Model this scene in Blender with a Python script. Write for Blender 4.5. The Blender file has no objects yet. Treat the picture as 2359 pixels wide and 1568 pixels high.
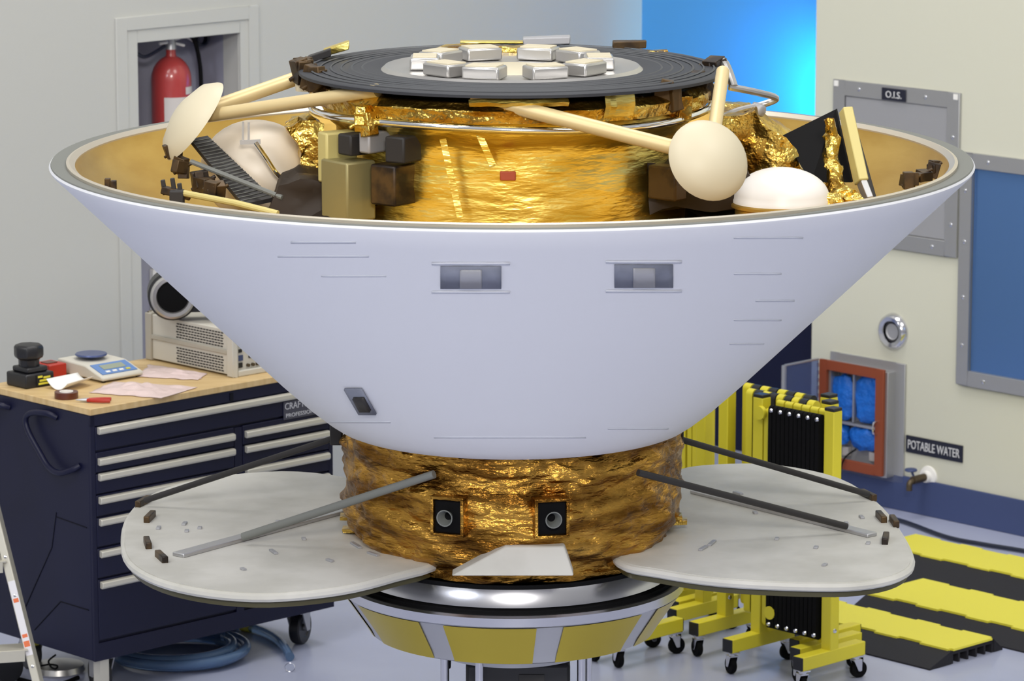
import bpy, bmesh, math, random
from mathutils import Vector, Matrix, noise
random.seed(7)
C = bpy.context.scene.collection
R = math.radians
# ---------------------------------------------------------------- camera
FPX = 9090.0; CAMY = -11.27; CAMZ = 3.75; PITCH = R(10.62)
def ray(x, y):
    a = (x-1179.5)/FPX; b = (784-y)/FPX
    return Vector((a, math.cos(PITCH)+b*math.sin(PITCH), -math.sin(PITCH)+b*math.cos(PITCH)))
CAM = Vector((0, CAMY, CAMZ))
def hitz(x, y, z):
    d = ray(x, y); return CAM + d*((z-CAMZ)/d.z)
def hity(x, y, Y):
    d = ray(x, y); return CAM + d*((Y-CAMY)/d.y)
UA = R(46)
U = Vector((math.sin(UA), math.cos(UA), 0)); V = Vector((math.cos(UA), -math.sin(UA), 0)); Zv = Vector((0, 0, 1))
def W(u, v, z): return U*u + V*v + Zv*z
def hitn(x, y, n, off):
    d = ray(x, y); return CAM + d*((off-CAM.dot(n))/d.dot(n))
ROT = R(44)      # local x = U, local y = -V

cd = bpy.data.cameras.new('camera'); cam = bpy.data.objects.new('camera', cd); C.objects.link(cam)
cam.location = CAM; cam.rotation_euler = (R(90)-PITCH, 0, 0)
cd.sensor_width = 36; cd.lens = 36*FPX/2359; cd.clip_end = 200
cd.dof.use_dof = True; cd.dof.focus_distance = 11.3; cd.dof.aperture_fstop = 8
bpy.context.scene.camera = cam

# ---------------------------------------------------------------- materials
def lin(c):
    o = []
    for x in c:
        x /= 255.0
        o.append(x/12.92 if x <= .04045 else ((x+.055)/1.055)**2.4)
    return o+[1.0]
def mat(name, col, rough=.5, metal=0., bump=None, var=None, trans=0., emit=None, coat=0., alpha=1., ior=None, spec=None):
    m = bpy.data.materials.new(name); m.use_nodes = True
    nt = m.node_tree; b = nt.nodes['Principled BSDF']
    c = lin(col); b.inputs['Base Color'].default_value = c
    b.inputs['Roughness'].default_value = rough; b.inputs['Metallic'].default_value = metal
    if trans: b.inputs['Transmission Weight'].default_value = trans
    if coat: b.inputs['Coat Weight'].default_value = coat
    if ior: b.inputs['IOR'].default_value = ior
    if spec is not None: b.inputs['Specular IOR Level'].default_value = spec
    if emit:
        b.inputs['Emission Color'].default_value = lin(emit[0]); b.inputs['Emission Strength'].default_value = emit[1]
    tc = None
    if bump or var:
        tc = nt.nodes.new('ShaderNodeTexCoord')
    def noisetex(scale, stretch, detail=3.):
        mp = nt.nodes.new('ShaderNodeMapping'); mp.inputs['Scale'].default_value = stretch
        nt.links.new(tc.outputs['Object'], mp.inputs['Vector'])
        n = nt.nodes.new('ShaderNodeTexNoise'); n.inputs['Scale'].default_value = scale; n.inputs['Detail'].default_value = detail
        nt.links.new(mp.outputs['Vector'], n.inputs['Vector']); return n
    if bump:
        scale, stretch, strength, dist = bump[:4]
        n = noisetex(scale, stretch, bump[4] if len(bump) > 4 else 3.)
        bp = nt.nodes.new('ShaderNodeBump'); bp.inputs['Strength'].default_value = strength; bp.inputs['Distance'].default_value = dist
        nt.links.new(n.outputs['Fac'], bp.inputs['Height']); nt.links.new(bp.outputs['Normal'], b.inputs['Normal'])
    if var:
        col2, scale, stretch, lo, hi = var
        n = noisetex(scale, stretch, 4.)
        cr = nt.nodes.new('ShaderNodeValToRGB'); cr.color_ramp.elements[0].position = lo; cr.color_ramp.elements[1].position = hi
        cr.color_ramp.elements[0].color = lin(col2); cr.color_ramp.elements[1].color = c
        nt.links.new(n.outputs['Fac'], cr.inputs['Fac']); nt.links.new(cr.outputs['Color'], b.inputs['Base Color'])
    return m
O = (1, 1, 1)
M = dict(
 wall_grey=mat('wall_paint_grey', (186, 186, 181), .6, bump=(120, O, .04, .002)),
 wall_cream=mat('wall_paint_cream', (208, 207, 190), .6, bump=(120, O, .04, .002)),
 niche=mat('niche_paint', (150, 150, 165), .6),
 floor=mat('epoxy_floor', (176, 181, 205), .22, bump=(3, O, .03, .01), var=((168, 173, 198), 1.2, O, .4, .6)),
 navytrim=mat('navy_vinyl', (66, 78, 118), .45, spec=.3),
 navydoor=mat('navy_door_paint', (18, 22, 52), .5, spec=.25),
 white=mat('white_thermal_paint', (222, 223, 228), .6, bump=(40, (1, 1, 3), .03, .002), spec=.2),
 wing=mat('wing_white', (205, 203, 196), .5, bump=(25, O, .06, .004), var=((188, 186, 178), 5, (1, 1, 1), .35, .6), spec=.3),
 rimgrey=mat('rim_grey_seal', (112, 114, 110), .55),
 rimlip=mat('rim_lip_metal', (205, 196, 180), .35, .6),
 lining=mat('lining_gold', (205, 170, 92), .38, .75, bump=(9, (1, 1, 5), .08, .01), var=((190, 152, 74), 4, (1, 1, 3), .35, .65)),
 gold=mat('gold_foil', (244, 222, 128), .36, 1., bump=(8, (1, 1, 4), .32, .03, 4.), var=((222, 194, 92), 5, (1, 1, 4), .35, .6)),
 amber=mat('amber_foil', (196, 148, 66), .3, 1., bump=(7, (1, 1, 3.2), .8, .05, 5.), var=((118, 80, 30), 5, (1, 1, 4), .4, .6)),
 crinkle=mat('crinkled_foil', (226, 194, 100), .28, 1., bump=(12, O, .8, .04, 4.), var=((150, 105, 35), 7, O, .35, .6)),
 silver=mat('machined_aluminium', (205, 205, 210), .25, 1.),
 silverd=mat('dull_aluminium', (190, 190, 192), .45, .8),
 bright=mat('polished_tube', (240, 242, 245), .12, 1.),
 silverblk=mat('block_silver', (196, 194, 192), .3, .85),
 deckblack=mat('deck_black', (52, 54, 60), .55, bump=(50, O, .1, .002), spec=.3),
 black=mat('black_rubber', (12, 12, 14), .7, spec=.12),
 blackp=mat('black_plastic', (26, 26, 30), .4),
 blackc=mat('black_composite', (48, 46, 46), .5, spec=.3),
 brown=mat('brown_bracket', (86, 66, 40), .45, .5, var=((40, 32, 28), 14, O, .4, .6)),
 cream=mat('cream_tube', (222, 200, 150), .42, .25),
 creambar=mat('cream_bar', (204, 190, 124), .5, .1),
 padw=mat('footpad_cream', (206, 196, 170), .5),
 tank=mat('tank_white', (226, 214, 196), .4),
 tankw=mat('tank_top_white', (232, 230, 228), .4),
 red_tag=mat('red_tag', (170, 70, 40), .5),
 navy=mat('chest_navy', (19, 21, 48), .4, spec=.3),
 navyd=mat('chest_gap', (9, 10, 24), .6, spec=.2),
 alu=mat('drawer_pull_aluminium', (206, 202, 190), .4, .35),
 badge=mat('badge_plate', (70, 70, 84), .4),
 lettering=mat('badge_lettering', (200, 200, 205), .4),
 wood=mat('maple_top', (214, 186, 136), .45, var=((200, 168, 116), 5, (1, 12, 1), .35, .65)),
 beige=mat('instrument_beige', (206, 202, 190), .5),
 beiged=mat('instrument_trim', (178, 172, 158), .5),
 slot=mat('slot_dark', (60, 58, 55), .7),
 red=mat('red_plastic', (178, 44, 28), .4),
 redext=mat('extinguisher_red', (168, 58, 56), .3, coat=.4),
 label=mat('paper_label', (196, 190, 186), .6),
 pink=mat('pink_antistatic_bag', (222, 200, 196), .35, bump=(18, O, .5, .02)),
 paper=mat('white_paper', (236, 234, 230), .6),
 tape=mat('brown_tape', (92, 44, 26), .3),
 blue_pan=mat('weigh_pan', (84, 96, 140), .3, .5),
 lcd=mat('display_face', (98, 134, 190), .35),
 lcdg=mat('display_glass', (150, 158, 140), .3),
 yellow=mat('barricade_yellow', (222, 208, 52), .4),
 ramp_y=mat('ramp_yellow', (226, 216, 70), .5, bump=(160, O, .3, .002)),
 ramp_b=mat('ramp_black', (34, 33, 38), .65, bump=(120, O, .3, .002), spec=.3),
 tabley=mat('table_yellow', (186, 166, 58), .35, .5),
 steel=mat('stainless_steel', (182, 182, 184), .38, .75, bump=(60, (1, 1, .1), .03, .001)),
 steeld=mat('panel_grey', (168, 168, 172), .5, .4),
 chrome=mat('chrome', (215, 215, 220), .15, 1.),
 window=mat('blue_window_glass', (92, 130, 186), .18, .6),
 blue_panel=mat('blue_film', (72, 146, 206), .5, .0, bump=(60, O, .05, .001)),
 sign=mat('sign_black', (24, 26, 44), .4),
 signtext=mat('sign_text', (214, 214, 216), .5),
 orange=mat('cabinet_orange', (140, 66, 34), .5),
 gloves=mat('blue_nitrile', (22, 104, 200), .45, bump=(40, O, .6, .02)),
 clear=mat('clear_acrylic', (150, 165, 210), .1, trans=.8, ior=1.1),
 hose=mat('blue_vinyl_hose', (140, 172, 212), .1, trans=.65, ior=1.3),
 yellowtag=mat('yellow_tag', (206, 196, 70), .5),
 blackhose=mat('black_hose', (28, 34, 52), .35),
 brass=mat('brass_dark', (92, 80, 62), .35, .6),
 ladder=mat('ladder_aluminium', (196, 192, 178), .4, .4),
 sticker=mat('sticker_white', (222, 220, 224), .5),
 sticker_o=mat('sticker_orange', (222, 110, 60), .5),
 purple=mat('purple_tab', (60, 40, 150), .5),
 ventgrey=mat('vent_grey', (98, 102, 116), .5, var=((138, 142, 156), 6, O, .3, .7)),
 seam=mat('tape_seam', (204, 206, 214), .6),
 olive=mat('olive_blanket', (150, 140, 96), .45, .4),
 groove=mat('groove_grey', (74, 76, 80), .6),
 shade=mat('painted_shade', (44, 32, 22), .6, .2),  # dark brown standing in for the shadow between the lander parts
 led=mat('blue_lamp', (40, 150, 255), .5, emit=((30, 150, 255), 10.)),
 led2=mat('indicator_lamp', (40, 180, 255), .5, emit=((40, 180, 255), 4.)),
)

# ---------------------------------------------------------------- mesh builder
class MB:
    def __init__(s): s.v = []; s.f = []
    def add(s, vs, fs):
        o = len(s.v); s.v += [Vector(p) for p in vs]; s.f += [[i+o for i in f] for f in fs]; return s
    def obox(s, c, ax, ay, az):     # centre and half-axis vectors
        c = Vector(c); vs = [c+ax*i+ay*j+az*k for i in (-1, 1) for j in (-1, 1) for k in (-1, 1)]
        fs = [[0, 1, 3, 2], [4, 6, 7, 5], [0, 4, 5, 1], [2, 3, 7, 6], [0, 2, 6, 4], [1, 5, 7, 3]]
        if ax.cross(ay).dot(az) < 0: fs = [f[::-1] for f in fs]
        return s.add(vs, fs)
    def box(s, x0, x1, y0, y1, z0, z1):
        return s.obox(((x0+x1)/2, (y0+y1)/2, (z0+z1)/2), Vector(((x1-x0)/2, 0, 0)), Vector((0, (y1-y0)/2, 0)), Vector((0, 0, (z1-z0)/2)))
    def uvbox(s, u0, u1, v0, v1, z0, z1):
        return s.obox(W((u0+u1)/2, (v0+v1)/2, (z0+z1)/2), U*abs(u1-u0)/2, V*abs(v1-v0)/2, Zv*abs(z1-z0)/2)
    def bar(s, p, q, w, h, up=Zv):
        p = Vector(p); q = Vector(q); d = (q-p); L = d.length; d.normalize()
        side = d.cross(up); side.normalize(); n = side.cross(d)
        return s.obox((p+q)/2, d*(L/2), side*(w/2), n*(h/2))
    def tube(s, pts, r, seg=12, closed=False):
        pts = [Vector(p) for p in pts]; n = len(pts); rs = r if isinstance(r, (list, tuple)) else [r]*n
        up = None; vs = []; fs = []
        for i, p in enumerate(pts):
            a = pts[(i-1) % n] if (closed or i > 0) else p
            b = pts[(i+1) % n] if (closed or i < n-1) else p
            t = (b-a).normalized()
            if up is None:
                up = t.orthogonal().normalized()
            up = (up - t*up.dot(t)).normalized(); sd = t.cross(up)
            for k in range(seg):
                an = 2*math.pi*k/seg; vs.append(p+(up*math.cos(an)+sd*math.sin(an))*rs[i])
        m = n if closed else n-1
        for i in range(m):
            for k in range(seg):
                a = i*seg+k; b = i*seg+(k+1) % seg; c = ((i+1) % n)*seg+(k+1) % seg; d = ((i+1) % n)*seg+k
                fs.append([a, b, c, d])
        if not closed:
            fs.append(list(range(seg))[::-1]); fs.append([(n-1)*seg+k for k in range(seg)])
        return s.add(vs, fs)
    def lathe(s, prof, seg=48, c=(0, 0, 0), ax=Zv, ref=None, a0=0., a1=360., closed=False):
        ax = Vector(ax).normalized(); ex = (Vector(ref) if ref else ax.orthogonal()); ex = (ex-ax*ex.dot(ax)).normalized(); ey = ax.cross(ex); c = Vector(c)
        full = abs(a1-a0-360) < 1e-6; n = seg if full else seg+1; vs = []; fs = []
        for k in range(n):
            an = R(a0+(a1-a0)*k/seg)
            for (r, z) in prof: vs.append(c+(ex*math.cos(an)+ey*math.sin(an))*r+ax*z)
        m = len(prof)
        for k in range(seg):
            k2 = (k+1) % n
            for j in range(m if closed else m-1):
                j2 = (j+1) % m
                fs.append([k*m+j, k2*m+j, k2*m+j2, k*m+j2])
        if not full and closed:
            fs.append([j for j in range(m)]); fs.append([(n-1)*m+j for j in range(m)][::-1])
        return s.add(vs, fs)
    def prism(s, poly, n):           # world-space polygon extruded by n
        poly = [Vector(p) for p in poly]; n = Vector(n); k = len(poly)
        vs = poly+[p+n for p in poly]
        fs = [list(range(k))[::-1], [k+i for i in range(k)]]+[[i, (i+1) % k, k+(i+1) % k, k+i] for i in range(k)]
        return s.add(vs, fs)
    def grid(s, fn, nu, nv):
        vs = [fn(i/nu, j/nv) for i in range(nu+1) for j in range(nv+1)]
        fs = [[i*(nv+1)+j, (i+1)*(nv+1)+j, (i+1)*(nv+1)+j+1, i*(nv+1)+j+1] for i in range(nu) for j in range(nv)]
        return s.add(vs, fs)
    def crumple(s, amp, sc, stretch=O, seed=0):
        for i, p in enumerate(s.v):
            q = Vector((p.x*sc*stretch[0]+seed, p.y*sc*stretch[1], p.z*sc*stretch[2]))
            s.v[i] = p + noise.noise_vector(q)*amp + noise.noise_vector(q*2.7)*amp*.4
        return s
    def build(s, name, m, parent=None, bevel=0., sharp=35, local=False, solid=0., subsurf=0, weld=True):
        me = bpy.data.meshes.new(name)
        inv = Matrix.Identity(4)
        if parent is not None and not local: inv = wmat(parent).inverted()
        me.from_pydata([inv @ p for p in s.v], [], s.f)
        bm = bmesh.new(); bm.from_mesh(me)
        if weld: bmesh.ops.remove_doubles(bm, verts=bm.verts, dist=1e-5)
        bmesh.ops.recalc_face_normals(bm, faces=bm.faces); bm.to_mesh(me); bm.free()
        me.materials.append(M[m] if isinstance(m, str) else m)
        me.shade_smooth(); me.set_sharp_from_angle(angle=R(sharp))
        o = bpy.data.objects.new(name, me); C.objects.link(o)
        if parent is not None: o.parent = parent
        if solid:
            d = o.modifiers.new('solid', 'SOLIDIFY'); d.thickness = solid; d.offset = 0
        if bevel:
            d = o.modifiers.new('bevel', 'BEVEL'); d.width = bevel; d.segments = 2; d.limit_method = 'ANGLE'; d.angle_limit = R(40)
        if subsurf:
            d = o.modifiers.new('sub', 'SUBSURF'); d.levels = d.render_levels = subsurf
        return o
def wmat(o):
    m = Matrix.Translation(o.location) @ o.rotation_euler.to_matrix().to_4x4()
    return (wmat(o.parent) @ m) if o.parent else m
def tag(o, label, cat, group=None):
    o['label'] = label; o['category'] = cat
    if group: o['group'] = group
    return o
def thing(name, label, cat, loc, rotz=0., group=None):
    o = bpy.data.objects.new(name, None); C.objects.link(o); o.location = loc; o.rotation_euler = (0, 0, rotz); o.empty_display_size = .1
    return tag(o, label, cat, group)
def struct(o): o['kind'] = 'structure'; return o
def copy_tree(o, parent=None):
    c = o.copy(); C.objects.link(c)
    if parent is not None: c.parent = parent
    for ch in [x for x in bpy.data.objects if x.parent == o]: copy_tree(ch, c)
    return c
def text(body, m, name, parent, origin, ex, ey, width, height, depth=.0015):
    cu = bpy.data.curves.new(name, 'FONT'); cu.body = body; cu.extrude = .5; cu.resolution_u = 3
    to = bpy.data.objects.new(name, cu); C.objects.link(to)
    bpy.context.view_layer.update()
    me = bpy.data.meshes.new_from_object(to.evaluated_get(bpy.context.evaluated_depsgraph_get()))
    C.objects.unlink(to); bpy.data.objects.remove(to)
    xs = [v.co.x for v in me.vertices]; ys = [v.co.y for v in me.vertices]
    x0, x1, y0, y1 = min(xs), max(xs), min(ys), max(ys); n = ex.cross(ey)
    inv = wmat(parent).inverted() if parent else Matrix.Identity(4)
    for v in me.vertices:
        p = Vector(origin)+ex*((v.co.x-x0)/(x1-x0)*width)+ey*((v.co.y-y0)/(y1-y0)*height)+n*(v.co.z*depth*2)
        v.co = inv @ p
    me.materials.clear(); me.materials.append(M[m])
    o = bpy.data.objects.new(name, me); C.objects.link(o)
    if parent: o.parent = parent
    return o
def smooth(pts, n=8, closed=False):
    pts = [Vector(p) for p in pts]; k = len(pts); out = []
    rng = range(k if closed else k-1)
    for i in rng:
        g = (lambda j: pts[j % k]) if closed else (lambda j: pts[max(0, min(k-1, j))])
        p0, p1, p2, p3 = g(i-1), g(i), g(i+1), g(i+2)
        for t in range(n):
            t /= n
            out.append(.5*((2*p1)+(p2-p0)*t+(2*p0-5*p1+4*p2-p3)*t*t+(3*p1-p0-3*p2+p3)*t**3))
    if not closed: out.append(pts[-1])
    return out

# ================================================================= ROOM
struct(MB().box(-9, 9, -14, 10, -.1, 0).build('floor', 'floor'))
RW = 4.56; LV = -4.31; BK = 4.98; VE = -2.885
# left wall with niche opening (faces +V)
nu0, nu1, nz0, nz1 = 2.066, 2.616, .03, 2.007
nd = .30
for q in ((-7, nu0, 0, 6), (nu1, BK+.1, 0, 6), (nu0, nu1, nz1, 6), (nu0, nu1, 0, nz0)):
    struct(MB().uvbox(q[0], q[1], LV-.12, LV, q[2], q[3]).build('wall_left', 'wall_grey'))
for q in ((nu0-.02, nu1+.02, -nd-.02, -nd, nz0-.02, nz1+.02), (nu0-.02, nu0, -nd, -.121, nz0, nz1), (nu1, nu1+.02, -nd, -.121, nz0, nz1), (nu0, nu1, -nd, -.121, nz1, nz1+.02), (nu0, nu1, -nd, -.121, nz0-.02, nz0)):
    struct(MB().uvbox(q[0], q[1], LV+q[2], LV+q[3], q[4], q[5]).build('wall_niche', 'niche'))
def frame(b, a0, a1, z0, z1, w, f, d0, d1):   # rectangular ring; f(a,z,d)->point
    for (p0, p1, q0, q1) in ((a0, a0+w, z0, z1), (a1-w, a1, z0, z1), (a0+w, a1-w, z1-w, z1), (a0+w, a1-w, z0, z0+w)):
        vs = [f(a, z, d) for a in (p0, p1) for z in (q0, q1) for d in (d0, d1)]
        b.add(vs, [[0, 1, 3, 2], [4, 6, 7, 5], [0, 4, 5, 1], [2, 3, 7, 6], [0, 2, 6, 4], [1, 5, 7, 3]])
    return b
fL = lambda a, z, d: W(a, LV+d, z)
fR = lambda a, z, d: W(RW-d, a, z)
b = MB(); frame(b, 1.953, 2.70, -.1, 2.11, .054, fL, -.01, .012); frame(b, 2.010, 2.657, -.1, 2.057, .054, fL, -.01, .006)
struct(b.build('trim_1', 'wall_grey', None, bevel=.002))
# right wall
struct(MB().uvbox(RW, RW+.30, VE, 5.0, 0, 6).build('wall_right', 'wall_cream'))
struct(MB().uvbox(BK, BK+.1, LV-.3, VE+.1, 0, 1.06).build('wall_back', 'wall_cream'))
struct(MB().uvbox(RW-.012, RW, VE, 5.0, 0, .150).build('baseboard_right', 'navytrim', bevel=.003))
struct(MB().uvbox(BK-.012, BK, LV, -3.79, 0, .15).build('baseboard_back', 'navytrim', bevel=.003))
w1 = struct(MB().uvbox(BK, BK+.02, LV, VE+.3, 1.06, 4).build('window_1', 'blue_panel'))
dn = struct(MB().uvbox(BK-.05, BK, -3.79, VE+.3, 0, 1.05).build('door_1', 'navydoor', bevel=.004))
MB().uvbox(BK-.056, BK-.05, -3.46, -3.33, .545, .625).build('door_plate', mat('door_plate_blue', (70, 110, 150), .4), dn)
tag(MB().uvbox(BK-.004, BK-.001, -4.0, -3.955, 1.63, 1.69).build('purple_marker_tab', 'purple'), 'small purple tab stuck on the bright blue window film', 'tab')
# blue strip lamp in the jamb
lampt = thing('strip_lamp', 'blue strip lamp fixed behind the edge of the cream wall', 'lamp', W(4.69, -2.95, 1.40))
MB().uvbox(4.66, 4.72, -2.955, -2.92, 1.40, 1.92).build('lamp_housing', 'silverd', lampt)

# ---------- right wall fittings
def rv(x, y): p = hitn(x, y, U, RW); return (p.dot(V), p.z)
def screws(parent, pts, f, r=.009, m='chrome'):
    for (a, z, d) in pts:
        c = f(a, z, d); n = (f(a, z, d+1)-c).normalized()
        MB().lathe([(0, .004), (r*.6, .0035), (r, .001), (r, -.001)], 12, c, n).build('screw', m, parent)
p_ = thing('access_panel', 'grey steel access panel with a black O.I.S. sign at its top', 'wall panel', W(RW, -2.43, 1.106))
b = MB(); frame(b, -2.772, -2.09, 1.106, 1.783, .064, fR, .0, .016); b.build('panel_frame', 'steel', p_, bevel=.002)
MB().uvbox(RW-.011, RW, -2.706, -2.154, 1.172, 1.717).build('panel_cover', 'steeld', p_, bevel=.002)
screws(p_, [(a, 1.752, .016) for a in (-2.63, -2.27)]+[(-2.122, z, .016) for z in (1.6, 1.42, 1.24)]+[(a, 1.138, .016) for a in (-2.6, -2.43, -2.22)]+[(-2.74, z, .016) for z in (1.6, 1.3)], fR)
for a in (-2.765, -2.12):
    MB().uvbox(RW-.02, RW-.015, a, a+.022, 1.755, 1.778).build('corner_clip', 'paper', p_, bevel=.001)
sg = MB().uvbox(RW-.022, RW-.0165, -2.500, -2.372, 1.722, 1.772).build('sign_plate', 'sign', p_, bevel=.001)
text('O.I.S.', 'signtext', 'sign_lettering', sg, W(RW-.0225, -2.477, 1.733), V, Zv, .085, .028)
# framed window at right
w2 = struct(MB().uvbox(RW-.004, RW+.0, -2.012, 1.2, .641, 1.482).build('window_2', 'window'))
b = MB(); frame(b, -2.075, 1.26, .585, 1.546, .062, fR, .0, .022); wf = b.build('window_frame', 'steel', w2, bevel=.003)
screws(wf, [(a, 1.517, .022) for a in (-1.93, -1.6)]+[(-2.045, z, .022) for z in (1.39, 1.18, .95, .75)]+[(a, .613, .022) for a in (-1.93, -1.7)], fR)
# round port
p_ = thing('round_port', 'round chrome port ring on the cream wall above the orange cabinet', 'port', W(RW, -2.429, .75))
MB().lathe([(.040, .0), (.046, .022), (.062, .026), (.072, .018), (.078, 0)], 40, W(RW, -2.429, .754), -U).build('port_ring', 'chrome', p_)
MB().lathe([(0, .006), (.03, .006), (.036, .012), (.041, .004), (.041, 0)], 40, W(RW, -2.429, .754), -U).build('port_plug', 'steeld', p_)
MB().lathe([(.034, .0), (.035, .013), (.038, .014), (.0395, 0)], 40, W(RW, -2.429, .754), -U).build('port_gasket', 'black', p_)
# orange cabinet
p_ = thing('glove_cabinet', 'orange framed wall cabinet with clear door standing open, holding blue bundles', 'cabinet', W(RW, -2.56, .13))
b = MB(); frame(b, -2.769, -2.355, .118, .625, .05, fR, .0, .012); b.build('mounting_frame', 'silverd', p_, bevel=.002)
b = MB(); frame(b, -2.745, -2.405, .14, .59, .025, fR, .0, .06); b.build('cabinet_box', 'steel', p_, bevel=.002)
MB().uvbox(RW-.006, RW-.001, -2.73, -2.41, .15, .58).build('back_panel', 'steeld', p_)
b = MB()
o0, o1, q0, q1 = -2.775, -2.418, .146, .60
F2 = lambda a, z, d: W(RW-d, a, z)
frame(b, o0, o1, q0, q1, .042, F2, .06, .075); b.build('orange_frame', 'orange', p_, bevel=.002)
MB().uvbox(RW-.058, RW-.004, -2.73, -2.42, .335, .345).build('shelf', 'silverd', p_)
MB().uvbox(RW-.058, RW-.045, -2.60, -2.592, .35, .575).build('divider', 'silverd', p_)
for a in (-2.68, -2.53):
    MB().uvbox(RW-.03, RW-.006, a, a+.035, .19, .23).build('outlet', 'label', p_, bevel=.003)
b = MB().tube(smooth([W(RW-.066, -2.418-.03, .38), W(RW-.095, -2.45, .372), W(RW-.095, -2.45, .33), W(RW-.066, -2.448, .322)], 6), .004, 8); b.build('pull_handle', 'chrome', p_)
dr = MB().uvbox(RW-.29, RW-.078, o0-.008, o0, .155, .60).build('open_door', 'clear', p_)
b = MB(); b.uvbox(RW-.298, RW-.284, o0-.012, o0+.004, .155, .60); b.uvbox(RW-.284, RW-.078, o0-.010, o0+.002, .595, .603)
b.build('door_edge', 'silverd', dr, bevel=.001)
b = MB()
for k in range(13): b.tube([W(RW-.078, o0-.004, .17+k*.033), W(RW-.078, o0-.004, .187+k*.033)], .005, 8)
b.build('hinge', 'chrome', dr)
def bundle(cu, v0, v1, z0, z1, label, seed):
    b = MB().lathe([(0.001, -1)]+[(math.cos(t), math.sin(t)) for t in [R(a) for a in range(-75, 76, 15)]]+[(.001, 1)], 24)
    c = W(cu, (v0+v1)/2, (z0+z1)/2)
    b.v = [c+U*(p.x*.024)+V*(math.copysign(abs(p.y)**.7, p.y)*(v1-v0)/2)+Zv*(math.copysign(abs(p.z)**.7, p.z)*(z1-z0)/2) for p in b.v]
    b.crumple(.012, 34, seed=seed)
    tag(b.build('glove_bundle', 'gloves'), label, 'gloves', 'blue bundles in the orange cabinet')
bundle(RW-.034, -2.735, -2.604, .35, .54, 'crumpled blue nitrile bundle, upper left inside the orange cabinet', 1)
bundle(RW-.034, -2.60, -2.452, .35, .565, 'crumpled blue nitrile bundle, upper right inside the orange cabinet', 5)
bundle(RW-.036, -2.727, -2.64, .24, .325, 'small blue bundle on the lower left below the cabinet shelf', 9)
bundle(RW-.036, -2.63, -2.47, .235, .33, 'wide blue bundle at lower right above the cabinet outlets', 13)
tag(MB().tube(smooth([W(RW-.03, -2.60, .23), W(RW-.085, -2.62, .19), W(RW-.09, -2.63, .10), W(RW-.05, -2.62, .006), W(RW-.12, -2.55, .006)], 8), .004, 8).build('power_cord', 'black'), 'thin dark cord hanging down from the orange cabinet to the floor', 'cord')
# potable water
p_ = thing('wall_sign', 'long black wall sign reading POTABLE WATER above the faucet', 'sign', W(RW, -2.2, .26))
sg = MB().uvbox(RW-.006, RW, -2.348, -2.043, .254, .326).build('sign_board', 'sign', p_, bevel=.001)
b_ = W(RW-.0065, -2.335, .272)
text('POTABLE WATER', 'signtext', 'sign_lettering', sg, b_, V, Zv, .278, .037)
p_ = thing('wall_faucet', 'small brass faucet with a white round flange low on the wall', 'faucet', W(RW, -2.235, .15))
MB().lathe([(0, .03), (.022, .03), (.026, .012), (.042, .008), (.045, 0)], 28, W(RW, -2.225, .168), -U).build('flange', 'paper', p_)
MB().tube([W(RW-.028, -2.225, .168), W(RW-.10, -2.228, .165)], .017, 12).build('valve_body', 'brass', p_)
MB().tube(smooth([W(RW-.09, -2.228, .165), W(RW-.115, -2.23, .155), W(RW-.118, -2.23, .125)], 5), .013, 12).build('spout', 'brass', p_)
b = MB().lathe([(0, .006), (.024, .004), (.027, -.002), (.024, -.006), (0, -.006)], 14, W(RW-.085, -2.25, .205), Zv); b.tube([W(RW-.08, -2.235, .17), W(RW-.085, -2.25, .205)], .005, 8)
b.build('handwheel', 'navytrim', p_)

# ---------- fire extinguisher in niche
eu, ev = 2.346, LV-.13
p_ = thing('fire_extinguisher', 'red fire extinguisher hanging in the recessed wall niche', 'fire extinguisher', W(eu, ev, 1.42))
rr = .083
prof = [(0, 1.42), (rr*.9, 1.42), (rr, 1.44), (rr, 1.82)]+[(rr*math.cos(R(a)), 1.82+.10*math.sin(R(a))) for a in range(10, 80, 8)]+[(.02, 1.925), (.02, 1.955), (0, 1.955)]
MB().lathe(prof, 40, W(eu, ev, 0)).build('cylinder_body', 'redext', p_)
MB().lathe([(rr+.001, 1.55), (rr+.001, 1.755)], 20, W(eu, ev, 0), Zv, ref=V, a0=-60, a1=42).build('label', 'label', p_)
MB().lathe([(rr+.0012, 1.765), (rr+.0012, 1.795)], 8, W(eu, ev, 0), Zv, ref=V, a0=5, a1=45).build('inspection_tag', 'label', p_)
b = MB().lathe([(0, 1.995), (.018, 1.995), (.022, 1.955), (.024, 1.945), (0, 1.945)], 16, W(eu, ev, 0)); b.build('valve', 'silverd', p_)
b = MB(); b.tube(smooth([W(eu-.02, ev, 1.975), W(eu+.02, ev, 1.985), W(eu+.08, ev, 1.99), W(eu+.12, ev, 1.97)], 6), .007, 8); b.tube(smooth([W(eu-.06, ev, 1.972), W(eu, ev, 1.972), W(eu+.07, ev, 1.955)], 6), .006, 8)
b.build('squeeze_handle', 'paper', p_)
MB().tube(smooth([W(eu-.01, ev, 1.985), W(eu+.03, ev+.01, 2.0), W(eu+.10, ev+.02, 1.985), W(eu+.135, ev+.02, 1.88), W(eu+.14, ev+.02, 1.75), W(eu+.125, ev+.02, 1.62), W(eu+.10, ev+.02, 1.5)], 8), .009, 10).build('discharge_hose', 'black', p_)
MB().tube(smooth([W(2.07, LV-.10, 1.975), W(2.12, LV-.12, 1.97), W(2.17, LV-.13, 1.94), W(2.22, LV-.13, 1.925), W(eu-.03, ev, 1.96)], 8), .008, 8).build('side_hose', 'blackhose', p_)
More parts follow.
